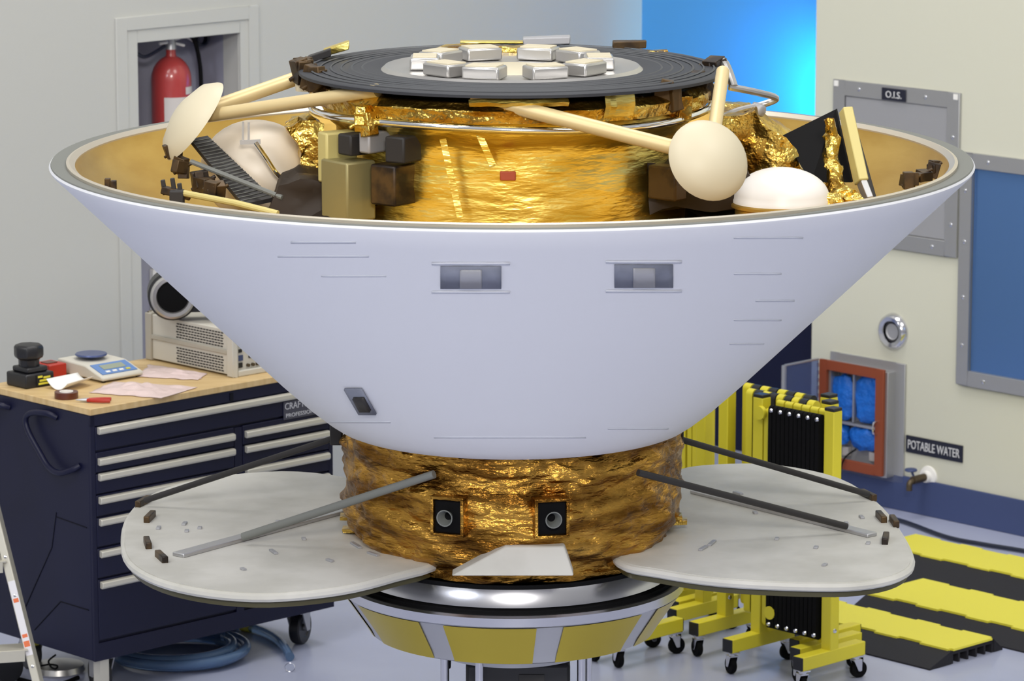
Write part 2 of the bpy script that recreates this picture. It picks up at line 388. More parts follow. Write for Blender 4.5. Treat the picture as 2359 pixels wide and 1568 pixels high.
def coil(c, n, r, tr, ax, m, name, label, cat, sq=1.):
    b = MB()
    for k in range(n):
        a = Vector(ax).normalized(); ex = a.orthogonal().normalized(); ey = a.cross(ex)
        off = a*(k*tr*1.9)
        b.tube([Vector(c)+off+(ex*math.cos(t)+ey*math.sin(t)*sq)*(r*(1-.06*k)) for t in [2*math.pi*i/28 for i in range(28)]], tr, 8, closed=True)
    return tag(b.build(name, m), label, cat)
coil(W(2.115, LV-.27, 1.925), 3, .042, .008, V, 'black', 'cable_coil', 'small black cable coil hung at the upper left of the niche', 'cable')
coil(W(2.573, LV-.22, 1.965), 3, .03, .006, V, 'blackhose', 'cable_coil', 'small dark cable coil hung at the upper right of the niche', 'cable')
p_ = thing('wall_notice', 'yellow notice with a white framed black board below, behind the boombox', 'notice', W(2.3, LV-.29, .96))
ng = lambda x, y: hitn(x, y, V, LV-.29)
ua, zf = ng(347, 621).dot(U), ng(347, 621).z; uy, zy = ng(356, 617).dot(U), ng(356, 617).z
MB().uvbox(uy, 2.60, LV-.297, LV-.287, zf+.004, zy+.12).build('yellow_card', 'ramp_y', p_)
b = MB(); frame(b, ua, 2.58, zf-.26, zf, .018, fL, -.297, -.275); b.build('white_frame', 'paper', p_)
MB().uvbox(ua+.016, 2.57, LV-.296, LV-.29, zf-.245, zf-.016).build('black_board', 'blackp', p_)
MB().tube([W(2.605, LV-.14, 1.70), W(2.605, LV-.12, 1.70)], .008, 10).build('door_catch', 'black', p_)

# ================================================================= TOOL CHEST
cu0, cu1, cv0, cv1 = .310, 1.412, -2.977, -2.395      # cv1 is the drawer face
chest = thing('tool_chest', 'dark navy rolling tool chest with many drawers and a maple top', 'tool chest', W(.86, -2.686, 0))
MB().uvbox(cu0, cu1, cv0, cv1-.012, .142, 1.012).build('chest_body', 'navy', chest, bevel=.004)
MB().uvbox(cu0-.004, cu1+.004, cv0-.004, cv1+.004, 1.012, 1.036).build('worktop', 'wood', chest, bevel=.003)
b = MB().uvbox(cu0, cu1, cv1-.012, cv1-.002, .142, .205); b.uvbox(cu0, cu0+.018, cv1-.012, cv1-.002, .205, 1.012); b.uvbox(cu1-.018, cu1, cv1-.012, cv1-.002, .205, 1.012)
b.uvbox(.950, .985, cv1-.012, cv1-.002, .205, .875); b.uvbox(cu0, cu1, cv1-.012, cv1-.002, .972, 1.012)
b.build('front_rails', 'navy', chest, bevel=.001)
MB().uvbox(.93, .945, cv1-.013, cv1+.001, .975, 1.003).build('latch_slot', 'navyd', chest)
def drawer(u0, u1, z0, z1, hz, name='drawer'):
    d = MB().uvbox(u0, u1, cv1-.012, cv1, z0, z1).build(name, 'navy', chest, bevel=.003)
    prof = [(0, -.011), (.012, -.013), (.018, -.006), (.018, .009), (.010, .013), (0, .013)]
    b = MB(); p = [W(u0+.006, cv1+a, hz+z) for a, z in prof]; b.prism(p, U*(u1-u0-.012)); b.build('drawer_pull', 'alu', d, bevel=.002)
    return d
wide = drawer(cu0+.020, cu1-.02, .885, .968, .955)
rows = [(.855, .79, .846), (.80, .725, .792), (.718, .648, .710), (.642, .54, .633), (.530, .428, .521), (.418, .215, .411)]
ztop = [.878, .803, .728, .648, .540, .430]; zbot = [.808, .733, .654, .546, .436, .215]
for (zt, zb, (a, b_, hz)) in zip(ztop, zbot, rows):
    drawer(cu0+.020, .947, zb, zt, hz); drawer(.988, cu1-.02, zb, zt, hz)
bd = MB().uvbox(1.176, 1.36, cv1, cv1+.004, .871, .938).build('badge', 'badge', wide, bevel=.001)
text('CRAFTSMAN', 'lettering', 'badge_lettering', bd, W(1.181, cv1+.0045, .908), U, Zv, .172, .024, .001)
text('PROFESSIONAL', 'lettering', 'badge_lettering', bd, W(1.186, cv1+.0045, .879), U, Zv, .160, .014, .001)
def sidept(x, y, off=.03): p = hitn(x, y, U, cu0); return W(cu0-off, p.dot(V), p.z)
MB().tube(smooth([sidept(132, 962, 0), sidept(118, 950, .02), sidept(88, 948), sidept(75, 962), sidept(82, 992), sidept(108, 1040), sidept(128, 1072), sidept(152, 1086), sidept(176, 1080, .02), sidept(184, 1072, 0)], 6), .0105, 12).build('side_handle', 'navy', chest)
MB().tube(smooth([sidept(22, 938, 0), sidept(12, 930, .03), sidept(-20, 935, .03), sidept(-60, 990, .03), sidept(-50, 1020, .0)], 6), .0105, 12).build('side_handle', 'navy', chest)
b = MB()
for pts in ([(40, 1440), (120, 1260), (130, 1180)], [(130, 1190), (200, 1215)], [(80, 1450), (140, 1385), (205, 1405)]):
    MB().tube([sidept(x, y, .0) for x, y in pts], .0025, 6).build('side_crease', 'navyd', chest)
def caster(parent, c, wr, w, hgt, ang, name='caster', mwheel='black', mfork='chrome'):
    c = Vector(c); d = Vector((math.cos(ang), math.sin(ang), 0)); s_ = Vector((-d.y, d.x, 0))
    hub = c+d*(wr*.35)+Zv*wr
    b = MB()
    b.obox(c+Zv*(hgt-.003), d*wr*.75, s_*w*.95, Zv*.003)
    b.lathe([(0, hgt-.018), (w*.75, hgt-.018), (w*.75, hgt-.004), (0, hgt-.004)], 16, c)
    for k in (-1, 1):
        b.prism([c-d*wr*.5+s_*k*w*.72+Zv*(hgt-.014), c+d*wr*.6+s_*k*w*.72+Zv*(hgt-.014), hub+d*wr*.22+s_*k*w*.72-Zv*wr*.15, hub-d*wr*.22+s_*k*w*.72-Zv*wr*.15], s_*k*w*.12)
    b.obox(c+Zv*(hgt-.016), d*wr*.5, s_*w*.72, Zv*.003)
    o = b.build(name, mfork, parent, bevel=.0008)
    b = MB().lathe([(0, -w*.42), (wr*.55, -w*.42), (wr*.6, -w*.5), (wr*.93, -w*.5), (wr, -w*.36), (wr, w*.36), (wr*.93, w*.5), (wr*.6, w*.5), (wr*.55, w*.42), (0, w*.42)], 32, hub, s_)
    b.build('wheel', mwheel, o)
    MB().lathe([(0, -w*.75), (wr*.2, -w*.75), (wr*.2, w*.75), (0, w*.75)], 12, hub, s_).build('axle', mfork, o)
    return o
for (a, b_) in ((cu0+.10, cv1-.09), (cu1-.10, cv1-.09), (cu0+.10, cv0+.09), (cu1-.10, cv0+.09)):
    caster(chest, W(a, b_, 0), .062, .042, .142, R(70) if a > .8 else R(120), 'caster', 'blackp', 'silverd')
MB().uvbox(cu0+.03, cu0+.068, cv1-.05, cv1-.012, .0, .142).build('support_leg', 'alu', chest)

# ---------- things on the chest
ZT = 1.0365
# rack instrument
iu0, iu1, iv0, iv1 = 1.012, 1.405, -2.965, -2.470
ins = thing('rack_instrument', 'beige rack instrument with vented side standing on the maple top', 'instrument', W(1.2, -2.72, ZT))
it = ZT+.172
MB().uvbox(iu0+.004, iu1-.004, iv0+.02, iv1-.025, ZT+.006, it-.003).build('case', 'beige', ins, bevel=.003)
for k in (iv0, iv1-.035):
    b = MB(); frame(b, iu0-.004, iu1+.004, ZT, it+.002, .022, lambda a, z, d: W(a, k+d, z), 0, .035); b.build('bezel', 'beiged' if k == iv0 else 'beige', ins, bevel=.004)
MB().uvbox(iu0-.003, iu0+.004, iv0+.03, iv1-.035, ZT+.080, ZT+.096).build('carry_strap', 'beiged', ins, bevel=.002)
for (r0, r1) in ((0, 6), (9, 15)):
    b = MB()
    for r_ in range(r0, r1):
        z = ZT+.014+r_*.0098
        for c_ in range(16):
            v_ = iv1-.06-c_*.0165-(r_ % 2)*.004
            b.uvbox(iu0+.0025, iu0+.0045, v_-.012, v_, z, z+.0048)
    b.build('vent_slots', 'slot', ins)
pn = MB().uvbox(iu0+.018, iu1-.018, iv1-.028, iv1-.014, ZT+.02, it-.02).build('rear_panel', 'beige', ins)
for i, (a, z, m_, w_, h_) in enumerate([(.03, .03, 'blackp', .02, .018), (.03, .055, 'blue_pan', .022, .02), (.03, .085, 'blackp', .018, .012), (.03, .11, 'blackp', .02, .012), (.075, .1, 'slot', .03, .008), (.075, .08, 'slot', .03, .008), (.08, .06, 'slot', .03, .008), (.12, .095, 'lettering', .03, .02)]):
    MB().uvbox(iu0+a, iu0+a+w_, iv1-.016, iv1-.010, ZT+z, ZT+z+h_).build('connector', m_, pn)
for k in range(4):
    MB().tube([W(iu0+.075+k*.022, iv1-.016, ZT+.035), W(iu0+.075+k*.022, iv1-.004, ZT+.035)], .006, 12).build('coax_jack', 'brass', pn)
# boombox
bz = it+.003; bh = .089; cz = bz+bh
bc = hitz(398, 683, cz); bn = Vector((.12, -.99, 0)).normalized(); br = Vector((.99, .12, 0)).normalized()
bb = thing('boombox', 'black boombox with a silver ringed round speaker on the beige instrument', 'stereo', Vector((bc.x, bc.y, bz)))
def BP(r, n, z): return bc+br*r+bn*n+Zv*z
b = MB(); prof = [(0, -.12), (bh*.8, -.12), (bh, -.10), (bh, -.012), (bh*.9, 0), (0, 0)]
b.lathe(prof, 40, BP(0, 0, 0), bn); b.lathe(prof, 40, BP(.31, 0, 0), bn); b.obox(BP(.155, -.06, 0), br*.155, bn*.05, Zv*.06)
b.build('speaker_body', 'blackp', bb)
for k in (0, .31):
    MB().lathe([(.056, .0), (.060, .010), (.072, .012), (.080, .004), (.081, -.004)], 40, BP(k, .003, 0), bn).build('speaker_ring', 'silverblk', bb)
    MB().lathe([(0, .008), (.03, .006), (.056, .002), (.058, -.002)], 32, BP(k, .003, 0), bn).build('speaker_grille', 'black', bb)
b = MB().lathe([(0, .02), (.03, .02), (.038, .012), (.040, 0)], 32, BP(.085, 0, .012), bn); b.obox(BP(.15, .006, .008), br*.06, bn*.012, Zv*.038); b.build('control_panel', 'silverblk', bb, bevel=.002)
for k in range(3): MB().obox(BP(.14, .0205, -.018+k*.018), br*.03, bn*.003, Zv*.005).build('button', 'blackp', bb)
MB().tube(smooth([BP(.02, -.06, .075), BP(.04, -.06, .115), BP(.27, -.06, .115), BP(.29, -.06, .075)], 6), .009, 10).build('carry_handle', 'blackp', bb)
# balance
c = hitz(232, 868, ZT); cu_, cv_ = c.dot(U), c.dot(V)
bl = thing('weighing_scale', 'white laboratory balance with a round blue grey pan and sloping display', 'scale', W(cu_, cv_, ZT))
u0, u1, v0, v1 = cu_-.07, cu_+.115, cv_-.16, cv_+.10
b = MB(); b.prism([W(u0, v0, ZT+.006), W(u0, v1, ZT+.006), W(u0, v1, ZT+.02), W(u0, v1-.1, ZT+.052), W(u0, v0, ZT+.056)], U*(u1-u0)); b.build('housing', 'beige', bl, bevel=.006)
n_ = (V*.032+Zv*.1).normalized(); sl = (V*.1-Zv*.032).normalized()
c0 = W((u0+u1)/2, v1-.053, ZT+.0375)
fp = MB().obox(c0, U*.078, sl*.038, n_*.0025).build('display_face', 'lcd', bl)
MB().obox(c0-sl*.008+n_*.002, U*.05, sl*.016, n_*.0018).build('display', 'lcdg', fp)
for k in (-.045, -.015, .015, .045): MB().obox(c0+sl*.025+U*k+n_*.003, U*.009, sl*.005, n_*.0015).build('key', 'paper' if k < .04 else 'yellowtag', fp)
MB().lathe([(0, .074), (.055, .074), (.058, .070), (.055, .066), (.01, .064), (.01, .055), (0, .055)], 36, W((u0+u1)/2-.005, v0+.085, ZT)).build('weigh_pan', 'blue_pan', bl)
for a in (u0+.015, u1-.015):
    for d_ in (v0+.015, v1-.015): MB().lathe([(0, 0), (.008, 0), (.008, .008), (0, .008)], 10, W(a, d_, ZT)).build('foot', 'black', bl)
# battery charger and battery
c = hitz(70, 886, ZT); cu_, cv_ = c.dot(U), c.dot(V)
ch = thing('battery_charger', 'black power tool charger with yellow label and a battery standing in it', 'charger', W(cu_, cv_, ZT))
b = MB(); b.prism([W(cu_-.062, cv_-.058, ZT), W(cu_+.062, cv_-.058, ZT), W(cu_+.062, cv_+.058, ZT), W(cu_-.062, cv_+.058, ZT)], Zv*.05)
b.uvbox(cu_-.045, cu_+.045, cv_-.045, cv_+.045, ZT+.05, ZT+.07); b.build('charger_base', 'blackp', ch, bevel=.006)
lb = MB().uvbox(cu_-.018, cu_+.055, cv_+.0585, cv_+.0605, ZT+.006, ZT+.044).build('charger_label', 'blackp', ch)
for k, (a, z, w_) in enumerate(((-.012, .034, .02), (.012, .030, .03), (-.005, .02, .04), (-.01, .009, .055))):
    MB().uvbox(cu_+a, cu_+a+w_, cv_+.0605, cv_+.0615, ZT+z, ZT+z+.007).build('label_mark', 'ramp_y', lb)
b = MB().lathe([(0, 0), (.036, 0), (.038, .006), (.038, .045), (.05, .05), (.053, .06), (.053, .085), (.046, .096), (0, .1)], 8, W(cu_-.004, cv_, ZT+.05), Zv, ref=U+V)
b.build('battery', 'blackp', ch, bevel=.004)
# red box
c = hitz(140, 868, ZT); cu_, cv_ = c.dot(U), c.dot(V)
rb = thing('red_box', 'small red plastic box between the charger and the weighing scale', 'box', W(cu_, cv_-.01, ZT))
MB().uvbox(cu_-.065, cu_+.012, cv_-.07, cv_+.02, ZT, ZT+.052).build('box_body', 'red', rb, bevel=.003)
MB().uvbox(cu_-.05, cu_-.005, cv_-.05, cv_-.01, ZT+.052, ZT+.055).build('lid_panel', 'tape', rb, bevel=.001)
# folded paper tray
c = hitz(168, 893, ZT)
def cone_paper(s, t):
    a = (s-.5)*2; w = .075*(1-.25*t)
    x = c+U*(-.07+.15*t)+V*(a*w*.8-.03*t)
    return x+Zv*(.003+.03*(a*a)*(1-.4*t)+.012*t)
b = MB().grid(cone_paper, 16, 10); tag(b.build('folded_paper', 'paper', solid=.001), 'curled sheet of white paper lying in front of the charger', 'paper')
# tape roll
c = hitz(153, 916, ZT)
tr_ = thing('tape_roll', 'small brown roll of tape lying flat near the chest edge', 'tape', c)
MB().lathe([(.024, 0), (.041, 0), (.041, .022), (.024, .022)], 36, c, closed=True).build('tape_winding', 'tape', tr_)
MB().lathe([(.021, 0), (.0238, 0), (.0238, .024), (.021, .024)], 36, c, closed=True).build('tape_core', 'paper', tr_)
# pliers
c = hitz(196, 921, ZT+.008); d_ = (hitz(256, 921, ZT+.008)-c).normalized(); s_ = Vector((-d_.y, d_.x, 0))
pl = thing('pliers', 'needle nose pliers with red handles beside the tape roll', 'pliers', c-Zv*.008)
for k in (-1, 1):
    MB().tube(smooth([c+d_*.008+s_*k*.004, c+d_*.03+s_*k*.012, c+d_*.06+s_*k*.018, c+d_*.088+s_*k*.016], 6), [.0062]*19, 10).build('handle', 'red', pl)
b = MB().tube([c+d_*.012, c-d_*.01, c-d_*.032], [.008, .006, .0015], 8); b.build('jaws', 'steel', pl)
# pink bags
def bag(px, z0, hh, seed, label):
    P = [hitz(x, y, ZT) for x, y in px]
    def fn(s, t):
        a = P[0].lerp(P[1], s); b2 = P[3].lerp(P[2], s); p = a.lerp(b2, t)
        e = min(s, 1-s, t, 1-t)*4; e = min(1, e)
        h = abs(noise.noise(Vector((s*5+seed, t*4, 0))))*hh+hh*.35
        j = Vector((noise.noise(Vector((s*6, t*6, seed))), noise.noise(Vector((s*6+9, t*6, seed))), 0))*.012
        return p+j+Zv*(z0+h*e)
    tag(MB().grid(fn, 26, 18).build('plastic_bag', 'pink', solid=.001), label, 'bag', 'pink antistatic sheets on the chest')
bag([(205, 905), (372, 918), (455, 893), (262, 880)], .002, .022, 3, 'crumpled pale pink plastic sheet spread along the front chest edge')
bag([(315, 868), (455, 876), (478, 862), (345, 840)], .002, .012, 8, 'thin pale pink plastic sheet lying against the beige instrument')

# ================================================================= STEP LADDER
B = hitz(112, 1668, 0); T = hity(-72, 930, B.y+.30)
ld = thing('step_ladder', 'aluminium step ladder rail and treads at the lower left corner', 'ladder', B)
b = MB().bar(B, T, .028, .055, up=Vector((0, 1, .2))); rail = b.build('side_rail', 'ladder', ld, bevel=.003)
off = Vector((-.40, -.10, 0))
MB().bar(B+off, T+off*.7, .028, .055, up=Vector((0, 1, .2))).build('side_rail', 'ladder', ld, bevel=.003)
for (y_) in (1492, 1290, 1090):
    t_ = None
    for i in range(200):
        q = B.lerp(T, i/200); d = q-CAM; zc = d.y*math.cos(PITCH)-d.z*math.sin(PITCH); up_ = d.y*math.sin(PITCH)+d.z*math.cos(PITCH)
        if 784-FPX*up_/zc < y_: t_ = i/200; break
    q = B.lerp(T, t_); r_ = (B+off).lerp(T+off*.7, t_)
    b = MB(); b.bar(q+Vector((-.01, 0, 0)), r_, .09, .006); b.bar(q+Vector((-.01, -.045, -.018)), r_+Vector((0, -.045, -.018)), .006, .04); b.build('tread', 'ladder', ld, bevel=.001)
MB().bar(B+Vector((-.30, .36, 0)), B.lerp(T, .62)+Vector((-.03, .05, 0)), .02, .03).build('rear_leg', 'ladder', ld, bevel=.002)
fw = Vector((0, -1, 0)); axis = (T-B).normalized(); side = axis.cross(fw).normalized(); nn = side.cross(axis).normalized()
if nn.y > 0: nn = -nn
for (t_, L, w_, m_) in ((.33, .26, .012, 'sticker'), (.25, .02, .010, 'sticker_o'), (.275, .012, .009, 'sticker_o'), (.385, .014, .009, 'sticker_o')):
    q = B.lerp(T, t_)+nn*(.0285 if m_ == 'sticker' else .0292)
    MB().obox(q, axis*(L/2), side*w_, nn*.0006).build('warning_sticker', m_, rail)
for t_ in (.18, .4, .52):
    MB().lathe([(0, .004), (.005, .003), (.006, 0)], 10, B.lerp(T, t_)+nn*.028, nn).build('rivet', 'chrome', rail)

# ================================================================= HOSES ON FLOOR LEFT
c = hitz(405, 1503, .02)
hs = thing('coiled_hose', 'coil of clear blue vinyl hose on the floor under the tool chest', 'hose', Vector((c.x, c.y, 0)))
pts = []
for i in range(0, 3*40+1):
    t = 2*math.pi*i/40; k = i/120
    rr_ = .245-.018*math.sin(t*.33+1)-.03*k
    pts.append(Vector((c.x+math.cos(t+.6)*rr_+.012*math.sin(3*k), c.y+math.sin(t+.6)*rr_*.95, .018+.035*k)))
MB().tube(pts, .0175, 12).build('hose_loops', 'hose', hs)
pts2 = smooth([hitz(470, 1446, .018), hitz(540, 1440, .018), hitz(600, 1452, .018), hitz(645, 1478, .018), hitz(668, 1512, .018)], 8)
h2 = thing('vinyl_hose', 'curved clear hose end with yellow tape running beside the chest caster', 'hose', Vector((pts2[0].x, pts2[0].y, 0)))
MB().tube(pts2, .0165, 12).build('hose_tube', 'hose', h2)
MB().tube(pts2[10:14], .0178, 12).build('yellow_tape_band', 'yellowtag', h2)
q = hitz(668, 1537, .016)
MB().tube([q+Vector((math.cos(t)*.018, 0, math.sin(t)*.016)) for t in [2*math.pi*i/20 for i in range(20)]], .0016, 6, closed=True).build('hose_clamp', 'chrome', h2)
# odd things behind ladder
c = hitz(135, 1548, 0)
tag(MB().lathe([(0, .0), (.085, 0), (.095, .01), (.09, .03), (0, .045)], 32, c).build('floor_pad', 'silverblk'), 'round pale disc on the floor behind the ladder rail', 'disc')
tag(MB().tube(smooth([hitz(95, 1533, .06), hitz(115, 1530, .055), hitz(132, 1533, .055), hitz(128, 1540, .05), hitz(118, 1536, .055), hitz(112, 1522, .07), hitz(128, 1508, .10)], 6), .0035, 8).build('black_cord', 'black'), 'short black looped cord above the round pale disc', 'cord')
tag(MB().uvbox(.36, .44, -2.86, -2.84, .10, .135).build('yellow_tag', 'yellowtag', bevel=.001), 'small yellow tag under the left end of the tool chest', 'tag')
q = hitz(18, 1572, 0)
eq = thing('equipment_caster', 'dark rubber wheel on the floor at the lower left, behind the ladder', 'wheel', q)
MB().lathe([(0, -.018), (.02, -.018), (.026, -.022), (.05, -.022), (.056, -.012), (.056, .012), (.05, .022), (0, .02)], 32, q+Zv*.056, Vector((.5, -.85, 0)).normalized()).build('tyre', 'blackp', eq)
MB().lathe([(0, -.026), (.018, -.026), (.022, -.018)], 20, q+Zv*.056, Vector((.5, -.85, 0)).normalized()).build('hub', 'steeld', eq)
MB().tube(smooth([hitz(35, 1562, .01), hitz(120, 1578, .01), hitz(180, 1560, .01)], 6), .008, 8).build('trailing_cable', 'black', eq)

# ================================================================= BARRICADES
def slat_pack(root, y0, y1, n, zt, mat_a, mat_b, x0=-.02, x1=.02):
    # local coordinates: x along U, y = -V; slats stacked along y
    for k in range(n):
        y = y0+(y1-y0)*(k+.5)/n; w = (y1-y0)/n*.42
        b = MB(); hw = (x1-x0)/2; xc = (x0+x1)/2
        pts = [Vector((xc+hw*math.cos(R(a)), 0, zt-hw+hw*math.sin(R(a)))) for a in range(0, 181, 20)]+[Vector((xc+hw*math.cos(R(a)), 0, .16+hw+hw*math.sin(R(a)))) for a in range(180, 361, 20)]
        b.prism([p+Vector((0, y-w, 0)) for p in pts], Vector((0, 2*w, 0)))
        b.build('slat', mat_b if k % 2 else mat_a, root, local=True)
def leg(root, y, tops=True):
    g = MB().box(-.0225, .0225, y-.0225, y+.0225, .13, .985).build('post', 'yellow', root, local=True, bevel=.003)
    MB().box(-.0225, .0225, y-.0225, y+.0225, .985, .997).build('end_cap', 'blackp', g, local=True, bevel=.003)
    f = MB().box(-.165, .165, y-.0235, y+.0235, .083, .133).build('foot_bar', 'yellow', root, local=True, bevel=.003)
    for k in (-1, 1): MB().box(k*.165-.004, k*.165+.004, y-.0225, y+.0225, .0845, .1315).build('bar_cap', 'blackp', f, local=True, bevel=.002)
    for k in (-.14, .14):
        cs = caster(root, Vector((k, y, 0)), .031, .02, .083, R(70) if k < 0 else R(-20)); 
    for z in (.2, .33): MB().lathe([(0, .004), (.007, .003), (.009, 0)], 12, (-.0005, y-.0225, z), (0, -1, 0)).build('bolt', 'chrome', root, local=True)
_wm = wmat
def barricade(u, v, ys, packs, label):
    t = thing('folding_barricade', label, 'barricade', W(u, v, 0), ROT, 'folded yellow barricades')
    global wmat
    # casters are built in local space of the root
    wmat = lambda o: Matrix.Identity(4)
    for y in ys: leg(t, y)
    for (a, b_, n, ma, mb_, x0, x1, zt) in packs: slat_pack(t, a, b_, n, zt, ma, mb_, x0, x1)
    wmat = _wm
    return t
# local y = -(v - v_root)
A_ = barricade(2.30, -.775, [0, .335], [(.035, .275, 12, 'black', 'black', -.035, .0, .968), (.035, .275, 6, 'yellow', 'yellow', .006, .03, .982), (.285, .307, 1, 'yellow', 'yellow', -.02, .02, .95)], 'nearest folded yellow barricade, black slats packed between its two posts')
for k in range(6):
    for z in (.951, .178):
        MB().lathe([(0, .006), (.006, .005), (.0085, 0)], 12, (-.035, .045+k*.043, z), (-1, 0, 0)).build('slat_bolt', 'chrome', A_, local=True)
B_ = barricade(2.385, -.865, [0, .49], [(.06, .385, 9, 'yellow', 'blackp', -.02, .02, .985)], 'middle folded yellow barricade, close behind the one with black slats')
C_ = barricade(2.47, -.945, [0, .60], [(.07, .40, 8, 'blackp', 'yellow', -.02, .02, .98)], 'third folded yellow barricade from the front, behind the middle one')
D_ = barricade(2.07, -1.445, [0, .12], [(.03, .09, 2, 'yellow', 'blackp', -.02, .02, .93)], 'folded yellow barricade partly hidden behind the silver spin table')
E_ = barricade(2.56, -1.62, [0, .11], [(.03, .08, 2, 'yellow', 'yellow', -.02, .02, .93)], 'farthest folded yellow barricade, its posts showing just right of the gold drum')
# hinge eyes visible on posts
for (y, z, x) in ((.36, .935, -.03), (.30, .22, -.03)):
    MB().lathe([(0, .008), (.024, .008), (.024, -.008), (0, -.008)], 20, (x, y-.045, z), (1, 0, 0)).build('hinge_eye', 'yellow', A_, local=True)

# ================================================================= CABLE RAMPS
def ramp(u0, u1, v0, v1, near, far, z, label, teeth=.12):
    t = thing('cable_ramp', label, 'cable ramp', W((u0+u1)/2, v1 if v1 < 0 else v0, 0), 0, 'cable ramps')
    near_e = []; far_e = []; vv = v0+.006; k = 0
    while vv < v1-1e-6:
        w = min(teeth*(.9+.2*(k % 3 == 0)), v1-vv); e = .012 if k % 2 else -.004
        near_e += [W(u0+e, vv, z-.008), W(u0+e, vv+w, z-.008)]; far_e += [W(u1-e*.8, vv, z-.008), W(u1-e*.8, vv+w, z-.008)]
        vv += w; k += 1
    MB().prism(near_e+far_e[::-1], Zv*.008).build('lid', 'ramp_y', t, sharp=20)
    b = MB().uvbox(u0-.002, u1+.002, v0, v1-.004, z-.022, z-.009)
    n = int((v1-v0)/.045)
    b.uvbox(u0, u0+.012, v0, v1-.002, 0.0, z-.022); b.uvbox(u1-.012, u1, v0, v1-.002, 0, z-.022)
    for k in range(1, 5): uu = u0+(u1-u0)*k/5; b.uvbox(uu-.005, uu+.005, v0, v1-.004, 0.0, z-.022)
    b.build('channel_base', 'ramp_b', t)
    for (e0, dr_) in ((u0, -near), (u1, far)):
        if not dr_: continue
        b = MB(); k = 0; v = v0
        while v < v1:
            w = min(teeth, v1-v); e = .012*(k % 2)*(-1 if dr_ < 0 else 1)*0
            lip = .010 if k % 2 else -.006
            pr = [W(e0, v, 0), W(e0+dr_, v, 0), W(e0+dr_, v, .006), W(e0, v, z-.006)]
            b.prism(pr, V*w)
            sg_ = -1 if dr_ < 0 else 1
            v += w; k += 1
        b.build('side_ramp', 'ramp_b', t)
ramp(2.82, 3.06, -1.50, -.652, .12, .05, .055, 'short yellow and black cable ramp nearest the viewer, its open end showing')
ramp(3.23, 3.55, -1.41, 1.5, .10, .0, .055, 'long yellow and black cable ramp lying between the other two')
ramp(3.86, 4.11, -1.92, 1.5, .25, .03, .05, 'long yellow and black cable ramp closest to the navy baseboard')
tag(MB().tube(smooth([hitz(1990, 1178, .012), hitz(2080, 1200, .012), hitz(2180, 1236, .012), hitz(2260, 1252, .012), hitz(2380, 1272, .012), hitz(2500, 1300, .012)], 8), .0085, 10).build('floor_hose', 'blackhose'), 'dark hose lying on the floor along the navy baseboard', 'hose')

# ================================================================= SPIN TABLE
st = thing('spin_table', 'silver and yellow round spin table carrying the spacecraft', 'spin table', (0, 0, 0))
def ring(prof, name, m, parent, seg=128, c=(0, 0, 0), **k): return MB().lathe(prof, seg, c, closed=True).build(name, m, parent, **k)
ring([(.40, .905), (.500, .905), (.506, .910), (.506, .935), (.498, .941), (.40, .941)], 'outer_ring', 'silver', st)
ring([(.38, .939), (.482, .939), (.482, .950), (.38, .950)], 'ring_gasket', 'black', st)
ring([(.38, .950), (.462, .950), (.467, .956), (.463, .985), (.450, 1.006), (.38, 1.008)], 'clamp_ring', 'silver', st)
ring([(.38, 1.006), (.452, 1.006), (.452, 1.018), (.38, 1.018)], 'upper_gasket', 'black', st)
ring([(.30, .776), (.405, .776), (.418, .782), (.430, .806), (.497, .905), (.30, .905)], 'tapered_drum', 'silverd', st)
for a0 in range(0, 360, 40):
    dr2 = MB().lathe([(.4165, .780), (.432, .806), (.4985, .904)], 14, (0, 0, 0), Zv, ref=(1, 0, 0), a0=a0+7, a1=a0+38, closed=False)
    dr2.v = [Vector((p.x*1.004, p.y*1.004, p.z)) for p in dr2.v]
    dr2.build('yellow_panel', 'tabley', st)
ring([(.0, .745), (.215, .745), (.222, .75), (.222, .762), (.24, .764), (.24, .778), (.0, .778)], 'bearing_plate', 'silverd', st)
ring([(.19, .715), (.226, .715), (.226, .742), (.19, .742)], 'top_hoop', 'silverd', st)
for (px, yy) in ((1020, -.10), (1103, -.205), (1345, -.12), (1362, .0), (1100, .2), (1250, .2)):
    x = (px-1180)/815
    MB().tube([(x, yy, 0), (x, yy, .735)], .0125, 16).build('support_post', 'silver', st)
MB().box(-.135, .17, -.13, .14, .02, .70).build('motor_housing', 'blackp', st, bevel=.01)
MB().box(-.205, -.18, -.04, .04, .66, .735).build('side_box', 'blackp', st, bevel=.006)
MB().box(.02, .095, -.1335, -.13, .60, .67).build('motor_plate', 'slot', st, bevel=.001)
ring([(.0, 0), (.33, 0), (.33, .02), (.0, .02)], 'base_plate', 'silverd', st)
MB().box(.145, .170, -.238, -.230, .766, .772).build('indicator_light', 'led2', st)

# ================================================================= SPACECRAFT
sc = thing('spacecraft', 'large spacecraft with white conical backshell and gold foil lander on the spin table', 'spacecraft', (0, 0, 1.02))
ZR = 2.172; RR = 1.326
outer = [(.500, 1.392), (.515, 1.398), (.545, 1.418), (.60, 1.462), (.68, 1.535), (1.0, 1.845), (1.27, 2.108), (RR-.004, ZR-.014), (RR, ZR-.006), (RR-.003, ZR)]
ring(outer+[(1.30, ZR-.012), (1.26, ZR-.05), (.98, 1.86), (.62, 1.52), (.50, 1.42)], 'backshell', 'white', sc, 192)
shell = bpy.data.objects['backshell']
ring([(1.275, ZR-.014), (RR-.004, ZR-.002), (RR-.006, ZR+.003), (1.275, ZR-.002)], 'rim_seal', 'rimgrey', sc, 192)
ring([(1.252, ZR-.03), (1.276, ZR-.010), (1.277, ZR+.006), (1.268, ZR+.009), (1.252, ZR-.002)], 'rim_lip', 'rimlip', sc, 192)
